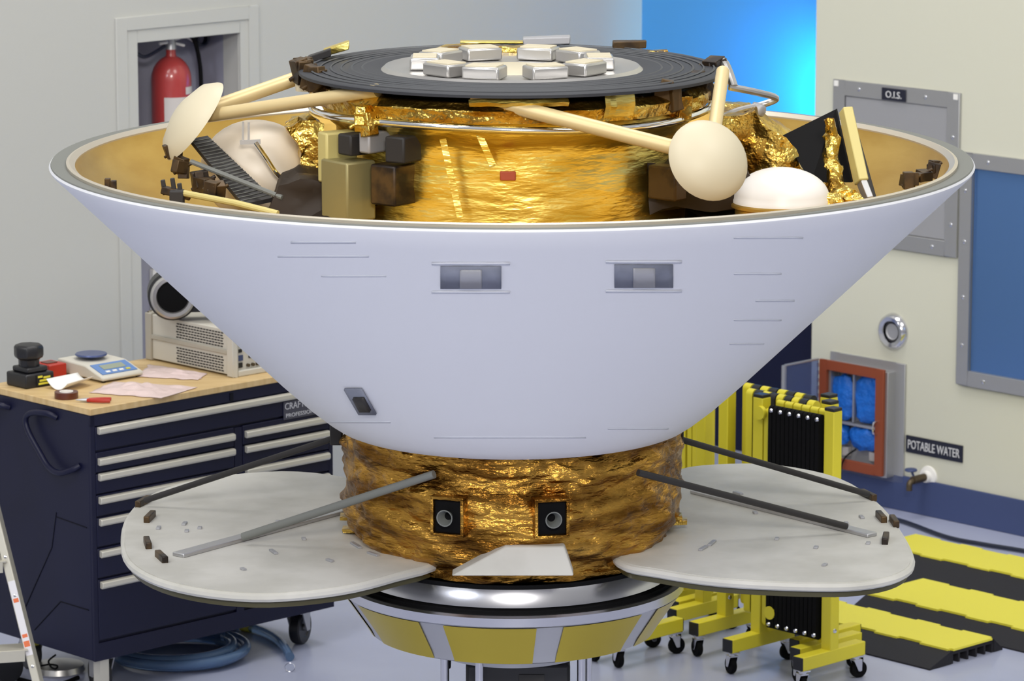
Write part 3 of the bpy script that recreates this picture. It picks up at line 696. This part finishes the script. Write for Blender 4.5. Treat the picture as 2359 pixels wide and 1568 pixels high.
MB().lathe([(1.253, ZR-.004), (1.235, ZR-.05), (.95, 1.862), (.60, 1.55), (.45, 1.52), (.0, 1.52)], 192).build('inner_lining', 'lining', sc)
def on_shell(x, y):      # point on outer cone
    lo = 0
    d = ray(x, y)
    best = None
    t = 9.0
    while t < 13:
        p = CAM+d*t; r = math.hypot(p.x, p.y)
        # radius of the outer shell at this height
        zz = p.z; rr2 = None
        for (r0, z0), (r1, z1) in zip(outer[:-2], outer[1:-1]):
            if z0 <= zz <= z1: rr2 = r0+(r1-r0)*(zz-z0)/(z1-z0+1e-9)
        if rr2 and r <= rr2: return p
        t += .002
    return None
def shell_patch(x0, y0, x1, y1, name, m, n=10, th=.003, skew=0):
    P = [[on_shell(x0+(x1-x0)*i/n+skew*j, y0+(y1-y0)*j+((x0+(x1-x0)*i/n)-1180)**2*0) for j in (0, .5, 1)] for i in range(n+1)]
    vs = []
    for c_ in P:
        for p in c_:
            nrm = Vector((p.x, p.y, 0)).normalized()*.72-Zv*.69
            vs.append(p+nrm*th)
    fs = [[i*3+j, (i+1)*3+j, (i+1)*3+j+1, i*3+j+1] for i in range(n) for j in (0, 1)]
    o = MB().add(vs, fs).build(name, m, shell, solid=th)
    return o
for (a, b_, c_, d__) in ((1015, 612, 1155, 662), (1415, 608, 1550, 660)):
    shell_patch(a, b_, c_, d__, 'vent_panel', 'ventgrey')
    shell_patch(a-20, b_-9, c_+20, b_-5, 'tape_strip', 'seam'); shell_patch(a-20, d__+7, c_+20, d__+10, 'tape_strip', 'seam')
    shell_patch((a+c_)/2-25, b_+6, (a+c_)/2+25, d__-4, 'vent_cover', 'steeld', th=.006)
for (x0, y0, x1, y1) in ((670, 555, 820, 560), (640, 588, 850, 592), (740, 634, 890, 637), (1690, 545, 1850, 549), (1690, 628, 1800, 632), (1740, 690, 1830, 694), (1690, 735, 1800, 738), (1680, 790, 1760, 793), (760, 970, 900, 973), (1000, 1005, 1350, 1008), (1400, 985, 1540, 988)):
    shell_patch(x0, y0, x1, y1, 'tape_strip', 'seam', 8, .001)
shell_patch(795, 892, 835, 950, 'attachment_fitting', 'ventgrey', 6, .006, skew=34)
shell_patch(818, 908, 842, 938, 'attachment_bolt', 'blackc', 4, .012, skew=16)

# lower drum
def foil_drum(prof, seg, amp, sc_, stretch, seed, name, m, nz=14):
    full = []
    for (r0, z0), (r1, z1) in zip(prof[:-1], prof[1:]):
        for k in range(nz): full.append((r0+(r1-r0)*k/nz, z0+(z1-z0)*k/nz))
    full.append(prof[-1])
    b = MB().lathe(full, seg)
    for i, p in enumerate(b.v):
        q = Vector((p.x*sc_*stretch[0]+seed, p.y*sc_*stretch[1], p.z*sc_*stretch[2]))
        rad = Vector((p.x, p.y, 0)); 
        if rad.length < 1e-4: continue
        n1 = noise.noise(q); n2 = abs(noise.noise(q*2.3+Vector((5, 3, 1))))
        b.v[i] = p+rad.normalized()*amp*(n1+n2*.9-.3)
    return b.build(name, m, sc, sharp=60)
drum = foil_drum([(.478, 1.415), (.488, 1.34), (.482, 1.30), (.495, 1.22), (.488, 1.15), (.470, 1.09), (.448, 1.055), (.448, 1.022), (.40, 1.018)], 200, .022, 7, (1, 1, 2.2), 3, 'cruise_stage_drum', 'amber', 8)
MB().lathe([(.448, 1.018), (.30, 1.018), (.30, 1.40)], 64).build('drum_core', 'blackc', sc)
for (px, py) in ((1030, 1190), (1268, 1190)):
    p = hity(px, py, -.485); a = math.atan2(p.y, p.x); n_ = Vector((math.cos(a), math.sin(a), 0)); s_ = Vector((-n_.y, n_.x, 0))
    c = Vector((n_.x*.492, n_.y*.492, p.z))
    hb = MB()
    for (k0, k1, z0, z1) in ((-.05, -.04, -.055, .055), (.04, .05, -.055, .055), (-.05, .05, .047, .057), (-.05, .05, -.057, -.047)):
        hb.obox(c+s_*(k0+k1)/2+Zv*(z0+z1)/2, s_*(k1-k0)/2, Zv*(z1-z0)/2, n_*.03)
    wn = hb.build('thruster_bay', 'amber', sc, bevel=.002)
    MB().obox(c+n_*.012, s_*.041, Zv*.048, n_*.004).build('bay_opening', 'black', wn)
    MB().lathe([(.006, -.01), (.012, 0), (.024, .035), (.021, .035), (.01, .0)], 24, c+n_*.012, n_, closed=True).build('thruster_nozzle', 'rimgrey', wn)
# front white shroud
p0, p1, p2, p3 = [hity(x, y, Y) for x, y, Y in ((1040, 1326, -.56), (1322, 1326, -.56), (1300, 1258, -.50), (1165, 1258, -.50))]
MB().prism([p0, p1, p2, p3], Vector((0, .07, 0))).build('sensor_shroud', 'wing', sc, bevel=.004)
# small foil brackets at sides
for (x, y, sg_) in ((785, 1190, -1), (790, 1218, -1), (1582, 1200, 1), (1570, 1190, 1)):
    p = hity(x, y, -.02); MB().bar(p, p-Vector((sg_*.05, 0, 0)), .05, .012).crumple(.004, 60).build('foil_bracket', 'crinkle', sc)
# wings
def wing(px, zt, name, sgx):
    P = [hitz(x, y, zt) for x, y in px]
    P = smooth(P, 4, closed=True)
    P = [Vector((p.x, p.y, zt)) for p in P]
    b = MB().prism([p-Zv*.012 for p in P], Zv*.012); w = b.build('solar_wing', 'wing', sc, sharp=30)
    b = MB(); b.tube([p-Zv*.014 for p in P], .013, 8, closed=True); b.build('wing_edge', 'wing', w)
    cen = sum(P, Vector())/len(P)
    b = MB().prism([cen+(p-cen)*.985-Zv*.045 for p in P], Zv*.022); b.build('cell_panel', mat('cell_panel_'+('l' if sgx < 0 else 'r'), (70, 66, 40), .4), w)
    return w, cen, P
Lp = [(288, 1238), (302, 1182), (362, 1132), (480, 1100), (650, 1085), (790, 1098), (900, 1130), (960, 1200), (1010, 1282), (905, 1320), (780, 1350), (620, 1365), (480, 1356), (368, 1330), (302, 1290)]
Rp = [(2098, 1282), (2062, 1210), (2010, 1150), (1930, 1100), (1800, 1072), (1680, 1068), (1560, 1082), (1450, 1140), (1400, 1220), (1430, 1288), (1520, 1310), (1660, 1330), (1850, 1340), (1980, 1338), (2070, 1318)]
wlft, cl, PLf = wing(Lp, 1.068, 'l', -1)
wrgt, cr, PRt = wing(Rp, 1.075, 'r', 1)
# raised beam on each wing, fasteners and tie-down marks
def wbeam(w, a, b_, zt, wd=.05): MB().bar(hitz(*a, zt+.006), hitz(*b_, zt+.006), wd, .012).build('wing_beam', 'silverd', w, bevel=.003)
wbeam(wlft, (410, 1278), (800, 1172), 1.068, .045); wbeam(wrgt, (1600, 1130), (2010, 1232), 1.075, .04)
random.seed(11)
def marks(w, pts, zt):
    for (x, y, L) in pts:
        p = hitz(x, y, zt+.003); t = Vector((-p.y, p.x, 0)).normalized()
        MB().bar(p-t*L/2, p+t*L/2, .012, .006).build('tie_down', 'steeld', w, bevel=.001)
marks(wlft, [(365, 1215, .03), (425, 1205, .035), (430, 1222, .02), (460, 1215, .02), (630, 1270, .05), (700, 1240, .02), (640, 1200, .01), (560, 1310, .02), (760, 1290, .03), (500, 1250, .02), (820, 1255, .07), (860, 1275, .05)], 1.068)
marks(wrgt, [(1950, 1205, .03), (1985, 1190, .03), (1700, 1135, .04), (1640, 1250, .06), (1620, 1262, .05), (1790, 1240, .02), (1880, 1260, .02), (1740, 1180, .02), (2000, 1250, .02), (1900, 1300, .02)], 1.075)
# outer hinge clusters
for (w, P, pxs, zt) in ((wlft, PLf, [(330, 1155), (345, 1190), (340, 1250), (372, 1282)], 1.068), (wrgt, PRt, [(2000, 1140), (2030, 1190), (2040, 1240), (2060, 1200)], 1.075)):
    for (x, y) in pxs:
        p = hitz(x, y, zt+.008); t = Vector((-p.y, p.x, 0)).normalized()
        MB().bar(p-t*.045, p+t*.045, .018, .022).build('edge_hinge', 'brown', w, bevel=.003)
# struts
def strut(a, b_, r=.0095, m='blackc', name='wing_strut'):
    s = MB().tube([a, b_], r, 12).build(name, m, sc)
    return s
strut(hity(772, 1008, .02), hitz(335, 1152, 1.09)); strut(hity(1562, 1010, .02), hitz(2000, 1138, 1.10))
strut(hity(1000, 1092, -.44), hitz(560, 1236, 1.095), .012, 'rimgrey'); strut(hity(1470, 1088, -.40), hitz(1950, 1212, 1.10), .010)
for (x, y) in ((775, 998), (1560, 1000)):
    p = hity(x, y, .02); MB().box(p.x-.018, p.x+.018, p.y-.03, p.y+.03, p.z-.03, p.z+.03).build('strut_fitting', 'blackc', sc, bevel=.004)

# ---------- lander inside
foil_drum([(.0, 2.405), (.34, 2.405), (.56, 2.40), (.585, 2.38), (.575, 2.345)], 160, .01, 8, (1, 1, 2), 2, 'deck_skirt', 'crinkle', 6)
body = foil_drum([(.55, 2.35), (.53, 2.30), (.50, 2.27), (.50, 1.95), (.51, 1.62), (.4, 1.60)], 200, .009, 5, (1, 1, 2), 11, 'lander_body', 'gold', 8)
ring([(.36, 2.425), (.40, 2.437), (.605, 2.432), (.612, 2.428), (.612, 2.420), (.40, 2.415), (.36, 2.412)], 'deck_ring', 'deckblack', sc, 160)
b = MB()
for r_ in (.43, .46, .49, .52, .55, .58): b.lathe([(r_-.003, 2.4362), (r_, 2.4385), (r_+.003, 2.4355)], 120)
b.build('deck_grooves', 'groove', bpy.data.objects['deck_ring'])
ring([(.0, 2.41), (.365, 2.41), (.378, 2.428), (.365, 2.440), (.34, 2.430), (.16, 2.428), (.0, 2.428)], 'deck_plate', 'silverblk', sc, 96)
MB().lathe([(0, 2.436), (.13, 2.434), (.145, 2.427)], 48).build('center_cover', 'padw', sc)
for k, a in enumerate((180, 222, 252, 292, 325, 2, 40, 72, 112, 146)):
    n_ = Vector((math.cos(R(a)), math.sin(R(a)), 0)); s_ = Vector((-n_.y, n_.x, 0)); c = n_*.25+Zv*2.448
    bo = MB().obox(c, n_*.042, s_*.055, Zv*.018).build('deck_block', 'silverblk', sc, bevel=.006)
    MB().obox(c+Zv*.0195, n_*.034, s_*.046, Zv*.0025).build('block_cap', 'padw', bo, bevel=.001)
# gold crest at the back of the deck, brackets around the edge
def fbox(poly, Y, depth, amp, sc_, seed, name, m, cuts=10, parent=None):
    P = [hity(x, y, Y) for x, y in poly]
    me = bpy.data.meshes.new('tmp'); t = MB().prism(P, Vector((0, depth, 0)))
    me.from_pydata(t.v, [], t.f); bm = bmesh.new(); bm.from_mesh(me)
    bmesh.ops.triangulate(bm, faces=bm.faces); 
    for _ in range(3): bmesh.ops.subdivide_edges(bm, edges=[e for e in bm.edges if e.calc_length() > .035], cuts=1, use_grid_fill=True); bmesh.ops.triangulate(bm, faces=[f for f in bm.faces if len(f.verts) > 4])
    bm.to_mesh(me); bm.free()
    b = MB().add([v.co.copy() for v in me.vertices], [list(p.vertices) for p in me.polygons]); bpy.data.meshes.remove(me)
    b.crumple(amp, sc_, seed=seed)
    return b.build(name, m, parent or sc, sharp=40)
def kit(c, s1, m, name, seed, n=3):
    rr2 = random.Random(seed); b = MB()
    c = Vector(c)
    for k in range(n):
        a = rr2.random()*6.28; d = Vector((math.cos(a), math.sin(a), 0)); e = Vector((-d.y, d.x, 0)); tl = (Zv+d*rr2.uniform(-.4, .4)).normalized(); e2 = d.cross(tl).normalized(); d2 = tl.cross(e2)
        o_ = Vector((rr2.uniform(-1, 1), rr2.uniform(-1, 1), rr2.uniform(-.7, .7)))*s1*.45
        b.obox(c+o_, d2*s1*rr2.uniform(.4, .75), e2*s1*rr2.uniform(.3, .6), tl*s1*rr2.uniform(.4, .9))
    b.tube([c-Vector((s1, 0, s1*.6)), c+Vector((s1*.9, 0, s1*.5))], s1*.16, 8)
    return b.build(name, m, sc, bevel=.003)
def blob(c, sx, sy, sz, amp, sc_, seed, name, m, parent=None, ax=None):
    b = MB().lathe([(.001, -1)]+[(math.cos(R(a)), math.sin(R(a))) for a in range(-80, 81, 10)]+[(.001, 1)], 36)
    ex, ey, ez = ax if ax else (Vector((1, 0, 0)), Vector((0, 1, 0)), Zv)
    pw = lambda x: math.copysign(abs(x)**.75, x)
    b.v = [Vector(c)+ex*pw(p.x)*sx+ey*pw(p.y)*sy+ez*pw(p.z)*sz for p in b.v]
    b.crumple(amp, sc_, seed=seed)
    return b.build(name, m, parent or sc, sharp=45)
c = hity(1090, 122, .42); blob(c, .11, .06, .024, .008, 16, 3, 'foil_crest', 'crinkle')
c = hity(1190, 122, .40); blob(c, .085, .05, .026, .008, 16, 8, 'foil_crest', 'crinkle')
MB().bar(hity(1060, 96, .55), hity(1215, 97, .55), .05, .006).build('top_rail', 'gold', sc, bevel=.002)
for (x, y, Y, w_, h_, m_) in ((1260, 92, .55, .14, .022, 'steeld'), (1450, 102, .5, .10, .022, 'brown'), (1515, 120, .42, .06, .012, 'crinkle'), (775, 112, .25, .075, .022, 'gold'), (735, 128, .2, .07, .02, 'blackc')):
    p = hity(x, y, Y); MB().obox(p, Vector((w_/2, .01*(1 if x > 1000 else -1), .0 if x > 1000 else w_*.18)), Vector((0, .025, 0)), Zv*h_/2).crumple(.004, 30).build('edge_bracket', m_, sc, bevel=.003)
for (x, y, Y) in ((700, 165, .0), (730, 185, -.1), (1640, 165, .05), (1615, 200, -.1), (1560, 240, -.3), (870, 232, -.35), (1450, 240, -.42), (840, 275, -.42), (1540, 215, -.35)):
    kit(hity(x, y, Y), .042, 'brown' if x % 3 else 'crinkle', 'equipment_box', x, 4)
MB().lathe([(.0, .0), (.03, 0), (.035, .06), (.03, .065), (0, .065)], 24, hity(705, 185, .0)-Zv*.03).build('antenna_cup', 'padw', sc)
# gold belly panels on upper drum
for (x0, x1, y0, y1) in ((1420, 1500, 205, 258), (1080, 1310, 208, 226)):
    p = hity((x0+x1)/2, (y0+y1)/2, -.57); a = math.atan2(p.y, p.x); p.z -= .022
    hw = (x1-x0)/2/850; zc_ = p.z; hh = (y1-y0)/2/840
    MB().lathe([(.585, zc_-hh), (.595, zc_), (.587, zc_+hh)], 16, (0, 0, 0), Zv, ref=(1, 0, 0), a0=math.degrees(a)-math.degrees(hw/.58), a1=math.degrees(a)+math.degrees(hw/.58)).crumple(.004, 30).build('foil_panel', 'gold', sc)
# polished tube around the body
pts = [Vector((math.cos(R(a))*.575, math.sin(R(a))*.575, 2.328+.006*math.cos(R(3*a)))) for a in range(0, 360, 5)]
MB().tube(pts, .011, 12, closed=True).build('grapple_tube', 'bright', sc)
# instrument boxes on the left of the body
for (x0, x1, y0, y1, m_, Y) in ((755, 800, 300, 420, 'creambar', -.30), (800, 850, 305, 355, 'blackc', -.36), (850, 885, 300, 350, 'steeld', -.40), (870, 945, 375, 470, 'brown', -.42), (750, 855, 365, 505, 'olive', -.36), (905, 960, 310, 372, 'blackc', -.44), (1515, 1560, 380, 460, 'brown', -.38)):
    p = hity((x0+x1)/2, (y0+y1)/2, Y); d1 = (x1-x0)/840/2; d2 = (y1-y0)/840/2
    n_ = Vector((p.x, p.y, 0)).normalized(); s_ = Vector((-n_.y, n_.x, 0))
    MB().obox(p, s_*d1, n_*.05, Zv*d2).build('equipment_box', m_, sc, bevel=.006)
p = hity(1170, 405, -.512); MB().obox(p, Vector((.022, 0, 0)), Vector((0, .006, 0)), Zv*.013).build('red_cover', 'red_tag', sc, bevel=.003)
for k, (x0, y0, x1, y1) in enumerate(((1020, 320, 1060, 500), (1100, 300, 1135, 380))):
    MB().bar(hity(x0, y0, -.52), hity(x1, y1, -.52), .018, .002, up=Vector((0, 1, 0))).build('foil_tape', 'gold', body)
# landing legs
def leg3(pad, padn, pr, feet, name='landing_leg'):
    padn = Vector(padn).normalized()
    main = MB().tube([feet[0], Vector(pad)], .021, 16).build('landing_leg', 'cream', sc)
    for f in feet[1:]: MB().tube([f, Vector(pad)-padn*.01], .019, 16).build('brace_tube', 'cream', main)
    MB().lathe([(0, .035), (pr*.35, .03), (pr*.8, .008), (pr*.97, -.018), (pr, -.026), (pr*.93, -.026), (pr*.7, -.004), (0, .012)], 40, pad, padn).build('footpad', 'padw', main)
    MB().lathe([(0, -.02), (.03, -.02), (.038, .0), (.034, .02), (0, .02)], 20, Vector(pad)-padn*.012, padn).build('ankle', 'brown', main)
pad1 = hity(432, 268, -.02)
leg3(pad1, (-.80, -.22, .62), .135, [hity(690, 178, .15), hity(870, 208, -.42), ])
pad2 = hity(1640, 362, -.76)
leg3(pad2, (.32, -.78, .42), .115, [hity(1090, 222, -.52), hity(1665, 165, -.25)])
pad3 = hity(1470, 200, .80)
leg3(pad3, (.3, .8, .5), .10, [hity(1300, 150, .55), hity(1600, 190, .35)])
# right-hand bent tubes
MB().tube(smooth([hity(1680, 200, .0), hity(1740, 212, .02), hity(1788, 226, .05), hity(1760, 240, .05), hity(1700, 255, 0), hity(1660, 272, -.05)], 6), .010, 10).build('bent_tube', 'silverblk', sc)
MB().tube(smooth([hity(1640, 138, .1), hity(1665, 142, .06), hity(1678, 165, .03), hity(1690, 200, .0)], 6), .013, 10).build('bent_tube', 'silverblk', sc)
blob(hity(1745, 252, .05), .022, .03, .02, .01, 30, 4, 'clamp', 'steeld')
# foil bulge right, right tank with white dome
fbox([(1660, 268), (1752, 262), (1785, 300), (1825, 345), (1862, 395), (1880, 440), (1660, 450)], -.10, .3, .035, 9, 21, 'foil_bulge', 'crinkle')
fbox([(1480, 380), (1620, 370), (1720, 400), (1730, 480), (1500, 490)], -.34, .25, .02, 9, 27, 'painted_shade', 'shade')  # dark filler piece, its colour paints the shade right of the body
c = hity(1800, 455, -.33)
tk = MB().lathe([(0, .085)]+[(.135*math.sin(R(a)), .085*math.cos(R(a))) for a in range(10, 91, 8)]+[(.137, -.004), (.137, -.014)], 48, c, Zv).build('propellant_tank', 'tankw', sc)
MB().lathe([(.137, -.012), (.142, -.016), (.142, -.024), (.13, -.03), (.128, -.16), (0, -.17)], 48, c, Zv).build('tank_skirt', 'lining', tk)
# left tank
c = hity(592, 392, .10)
tk = MB().lathe([(.165*math.sin(R(a)), .145*math.cos(R(a))) for a in range(0, 181, 9)], 48, c, (.1, -.2, 1)).build('propellant_tank', 'tank', sc)
tk.modifiers.clear()
b = MB()
for (x, y, Y) in ((560, 290, -.08), (573, 292, -.08)): b.bar(hity(x, y-10, Y), hity(x, y+38, Y), .006, .006, up=Vector((0, 1, 0)))
b.bar(hity(553, 328, -.08), hity(600, 326, -.08), .01, .012); b.build('sensor_bracket', 'silverd', tk)
MB().tube(smooth([hity(588, 328, -.10), hity(612, 362, -.10), hity(636, 398, -.10), hity(655, 412, -.08), hity(678, 418, -.05)], 6), .0065, 10).build('silver_pipe', 'bright', tk)
# crinkled foil at left of body
fbox([(655, 292), (690, 285), (740, 290), (750, 400), (735, 450), (700, 425), (690, 360)], -.10, .2, .028, 11, 31, 'foil_bulge', 'crinkle')
fbox([(640, 430), (690, 405), (745, 420), (750, 505), (620, 500)], -.30, .2, .02, 11, 37, 'painted_shade', 'shade')  # added dark piece painting the shadow at the lower left of the body
# black array panel at left
A0, A1, A2, A3 = hity(438, 320, -.02), hity(478, 312, .05), hity(628, 455, -.25), hity(560, 470, -.32)
pn = MB().prism([A0, A1, A2, A3], Vector((.0, .0, -.012))).build('cell_strip', 'blackc', sc)
b = MB()
for k in range(1, 22):
    t = k/22; b.tube([A0.lerp(A3, t)+Zv*.001, A1.lerp(A2, t)+Zv*.001], .0013, 5)
b.build('cell_ribs', 'rimgrey', pn)
MB().tube([hity(440, 372, -.15), hity(650, 455, -.3)], .0075, 8).build('grey_rail', 'rimgrey', sc)
MB().tube([hity(425, 445, -.45), hity(545, 468, -.6), hity(640, 492, -.66)], .009, 10).build('gold_rail', 'creambar', sc)
for (x, y, Y, s1) in ((400, 350, -.05, .03), (425, 385, -.1, .035), (470, 420, -.2, .04), (500, 440, -.3, .04), (415, 300, 0, .03)):
    kit(hity(x, y, Y), s1*.9, 'brown', 'latch_fitting', x)
for (x, y) in ((380, 432), (402, 428), (418, 440)):
    p = hity(x, y, -.42); MB().bar(p-Zv*.02, p+Zv*.022+Vector((-.006, 0, 0)), .012, .014, up=Vector((0, 1, 0))).build('release_pin', 'blackc', sc, bevel=.002)
MB().bar(hity(372, 436, -.42), hity(440, 452, -.42), .03, .022).build('release_bracket', 'brown', sc, bevel=.003)
MB().box(*(lambda p: (p.x-.02, p.x+.02, p.y-.02, p.y+.02, p.z-.03, p.z+.03))(hity(408, 462, -.44))).build('release_bracket', 'blackc', sc, bevel=.004)
# dark brown ring that paints the shadow in the lower gap around the body
MB().lathe([(.49, 2.10), (.58, 2.085), (.70, 2.03), (.76, 1.90), (.70, 1.70)], 120, (0, 0, 0), Zv, ref=(1, 0, 0), a0=-32, a1=222).crumple(.022, 9).build('painted_shade_ring', 'shade', sc)
# right black panel, crumpled foil column and cream bar
Q = [hity(1803, 312, -.02), hity(1925, 252, .03), hity(1962, 420, -.12), hity(1868, 420, -.18)]
MB().prism(Q, Vector((.006, .02, 0))).build('black_panel', 'black', sc)
b = MB().tube(smooth([hity(1912, 275, -.06), hity(1915, 330, -.08), hity(1918, 400, -.12), hity(1930, 470, -.2)], 10), [.016]*8+[.022]*8+[.026]*8+[.03]*7, 14).crumple(.014, 26, seed=2)
b.build('foil_column', 'crinkle', sc)
MB().bar(hity(1948, 252, -.05), hity(1985, 420, -.16), .045, .03, up=Vector((1, .3, 0))).build('cream_bar', 'creambar', sc, bevel=.004)
MB().bar(hity(1978, 400, -.14), hity(2002, 462, -.2), .035, .02, up=Vector((1, .3, 0))).build('grey_stem', 'silverd', sc, bevel=.003)
MB().bar(hity(1965, 300, -.0), hity(2010, 460, -.12), .02, .02).build('dark_edge_rail', 'blackc', sc, bevel=.002)
for (x, y, Y, s1) in ((1940, 455, -.3, .035), (1965, 462, -.32, .028), (1918, 462, -.36, .03)):
    blob(hity(x, y, Y), s1, .03, s1*.8, .014, 28, x, 'foil_knot', 'crinkle')
# lining fittings
for (x, y, Y) in ((2100, 415, -.25), (2128, 400, -.2), (2150, 385, -.1)):
    kit(hity(x, y, Y), .028, 'brown', 'lining_fitting', x)
for (x, y, Y) in ((248, 425, -.28), (262, 430, -.3)):
    p = hity(x, y, Y); MB().box(p.x-.008, p.x+.008, p.y-.01, p.y+.01, p.z-.018, p.z+.018).build('lining_fitting', 'brown', sc, bevel=.002)

# ================================================================= LIGHT
def area(name, loc, target, sx, sy, power, col=(1, 1, 1)):
    l = bpy.data.lights.new(name, 'AREA'); l.shape = 'RECTANGLE'; l.size = sx; l.size_y = sy; l.energy = power; l.color = col
    o = bpy.data.objects.new(name, l); C.objects.link(o); o.location = loc
    o.rotation_euler = (Vector(target)-Vector(loc)).to_track_quat('-Z', 'Y').to_euler(); return o
area('bay_lamp', (-3.5, -3, 8), (-1, 2, 0), 2.5, 2.5, 300, (1, .98, .94))
area('bay_lamp', (3.5, -3, 8), (1, 2, 0), 2.5, 2.5, 300, (1, .98, .94))
area('bay_lamp', (.5, -13, 6.8), (0, 0, 1.8), 2.6, 1.4, 1250, (1, .97, .92))
area('bay_lamp', (-6, -8, 6), (-1, 3, 1), 2, 2, 260, (.85, .9, 1))
area('bay_lamp', (0, 3, 8), (0, 3, 0), 3, 2, 260, (1, .98, .95))
a_ = W(RW+.28, VE+.005, 1.62)
bl_ = area('blue_jamb_lamp', W(4.70, -2.965, 1.66), W(BK, -3.30, 1.70), .07, .5, 10, (.0, .5, 1))
bl_.data.spread = R(80)
area('blue_room_lamp', W(2.6, 4.5, 3.2), W(3.4, -1.5, .6), 1.2, 1.2, 6, (.1, .4, 1))
w = bpy.data.worlds.new('world'); bpy.context.scene.world = w; w.use_nodes = True
nt = w.node_tree; bg = nt.nodes['Background']
tc = nt.nodes.new('ShaderNodeTexCoord'); sep = nt.nodes.new('ShaderNodeSeparateXYZ'); nt.links.new(tc.outputs['Generated'], sep.inputs[0])
cr = nt.nodes.new('ShaderNodeValToRGB'); mr = nt.nodes.new('ShaderNodeMapRange')
mr.inputs['From Min'].default_value = -1; mr.inputs['From Max'].default_value = 1
nt.links.new(sep.outputs['Z'], mr.inputs['Value']); nt.links.new(mr.outputs['Result'], cr.inputs['Fac'])
e = cr.color_ramp.elements; e[0].position = .47; e[0].color = (.26, .26, .28, 1); e[1].position = 1; e[1].color = (.8, .8, .8, 1)
x = e.new(.56); x.color = (.62, .62, .63, 1)
nt.links.new(cr.outputs['Color'], bg.inputs['Color']); bg.inputs['Strength'].default_value = .9
v_ = bpy.context.scene.view_settings; v_.view_transform = 'Standard'; v_.look = 'None'; v_.gamma = 1; v_.exposure = -.55; v_.use_curve_mapping = False
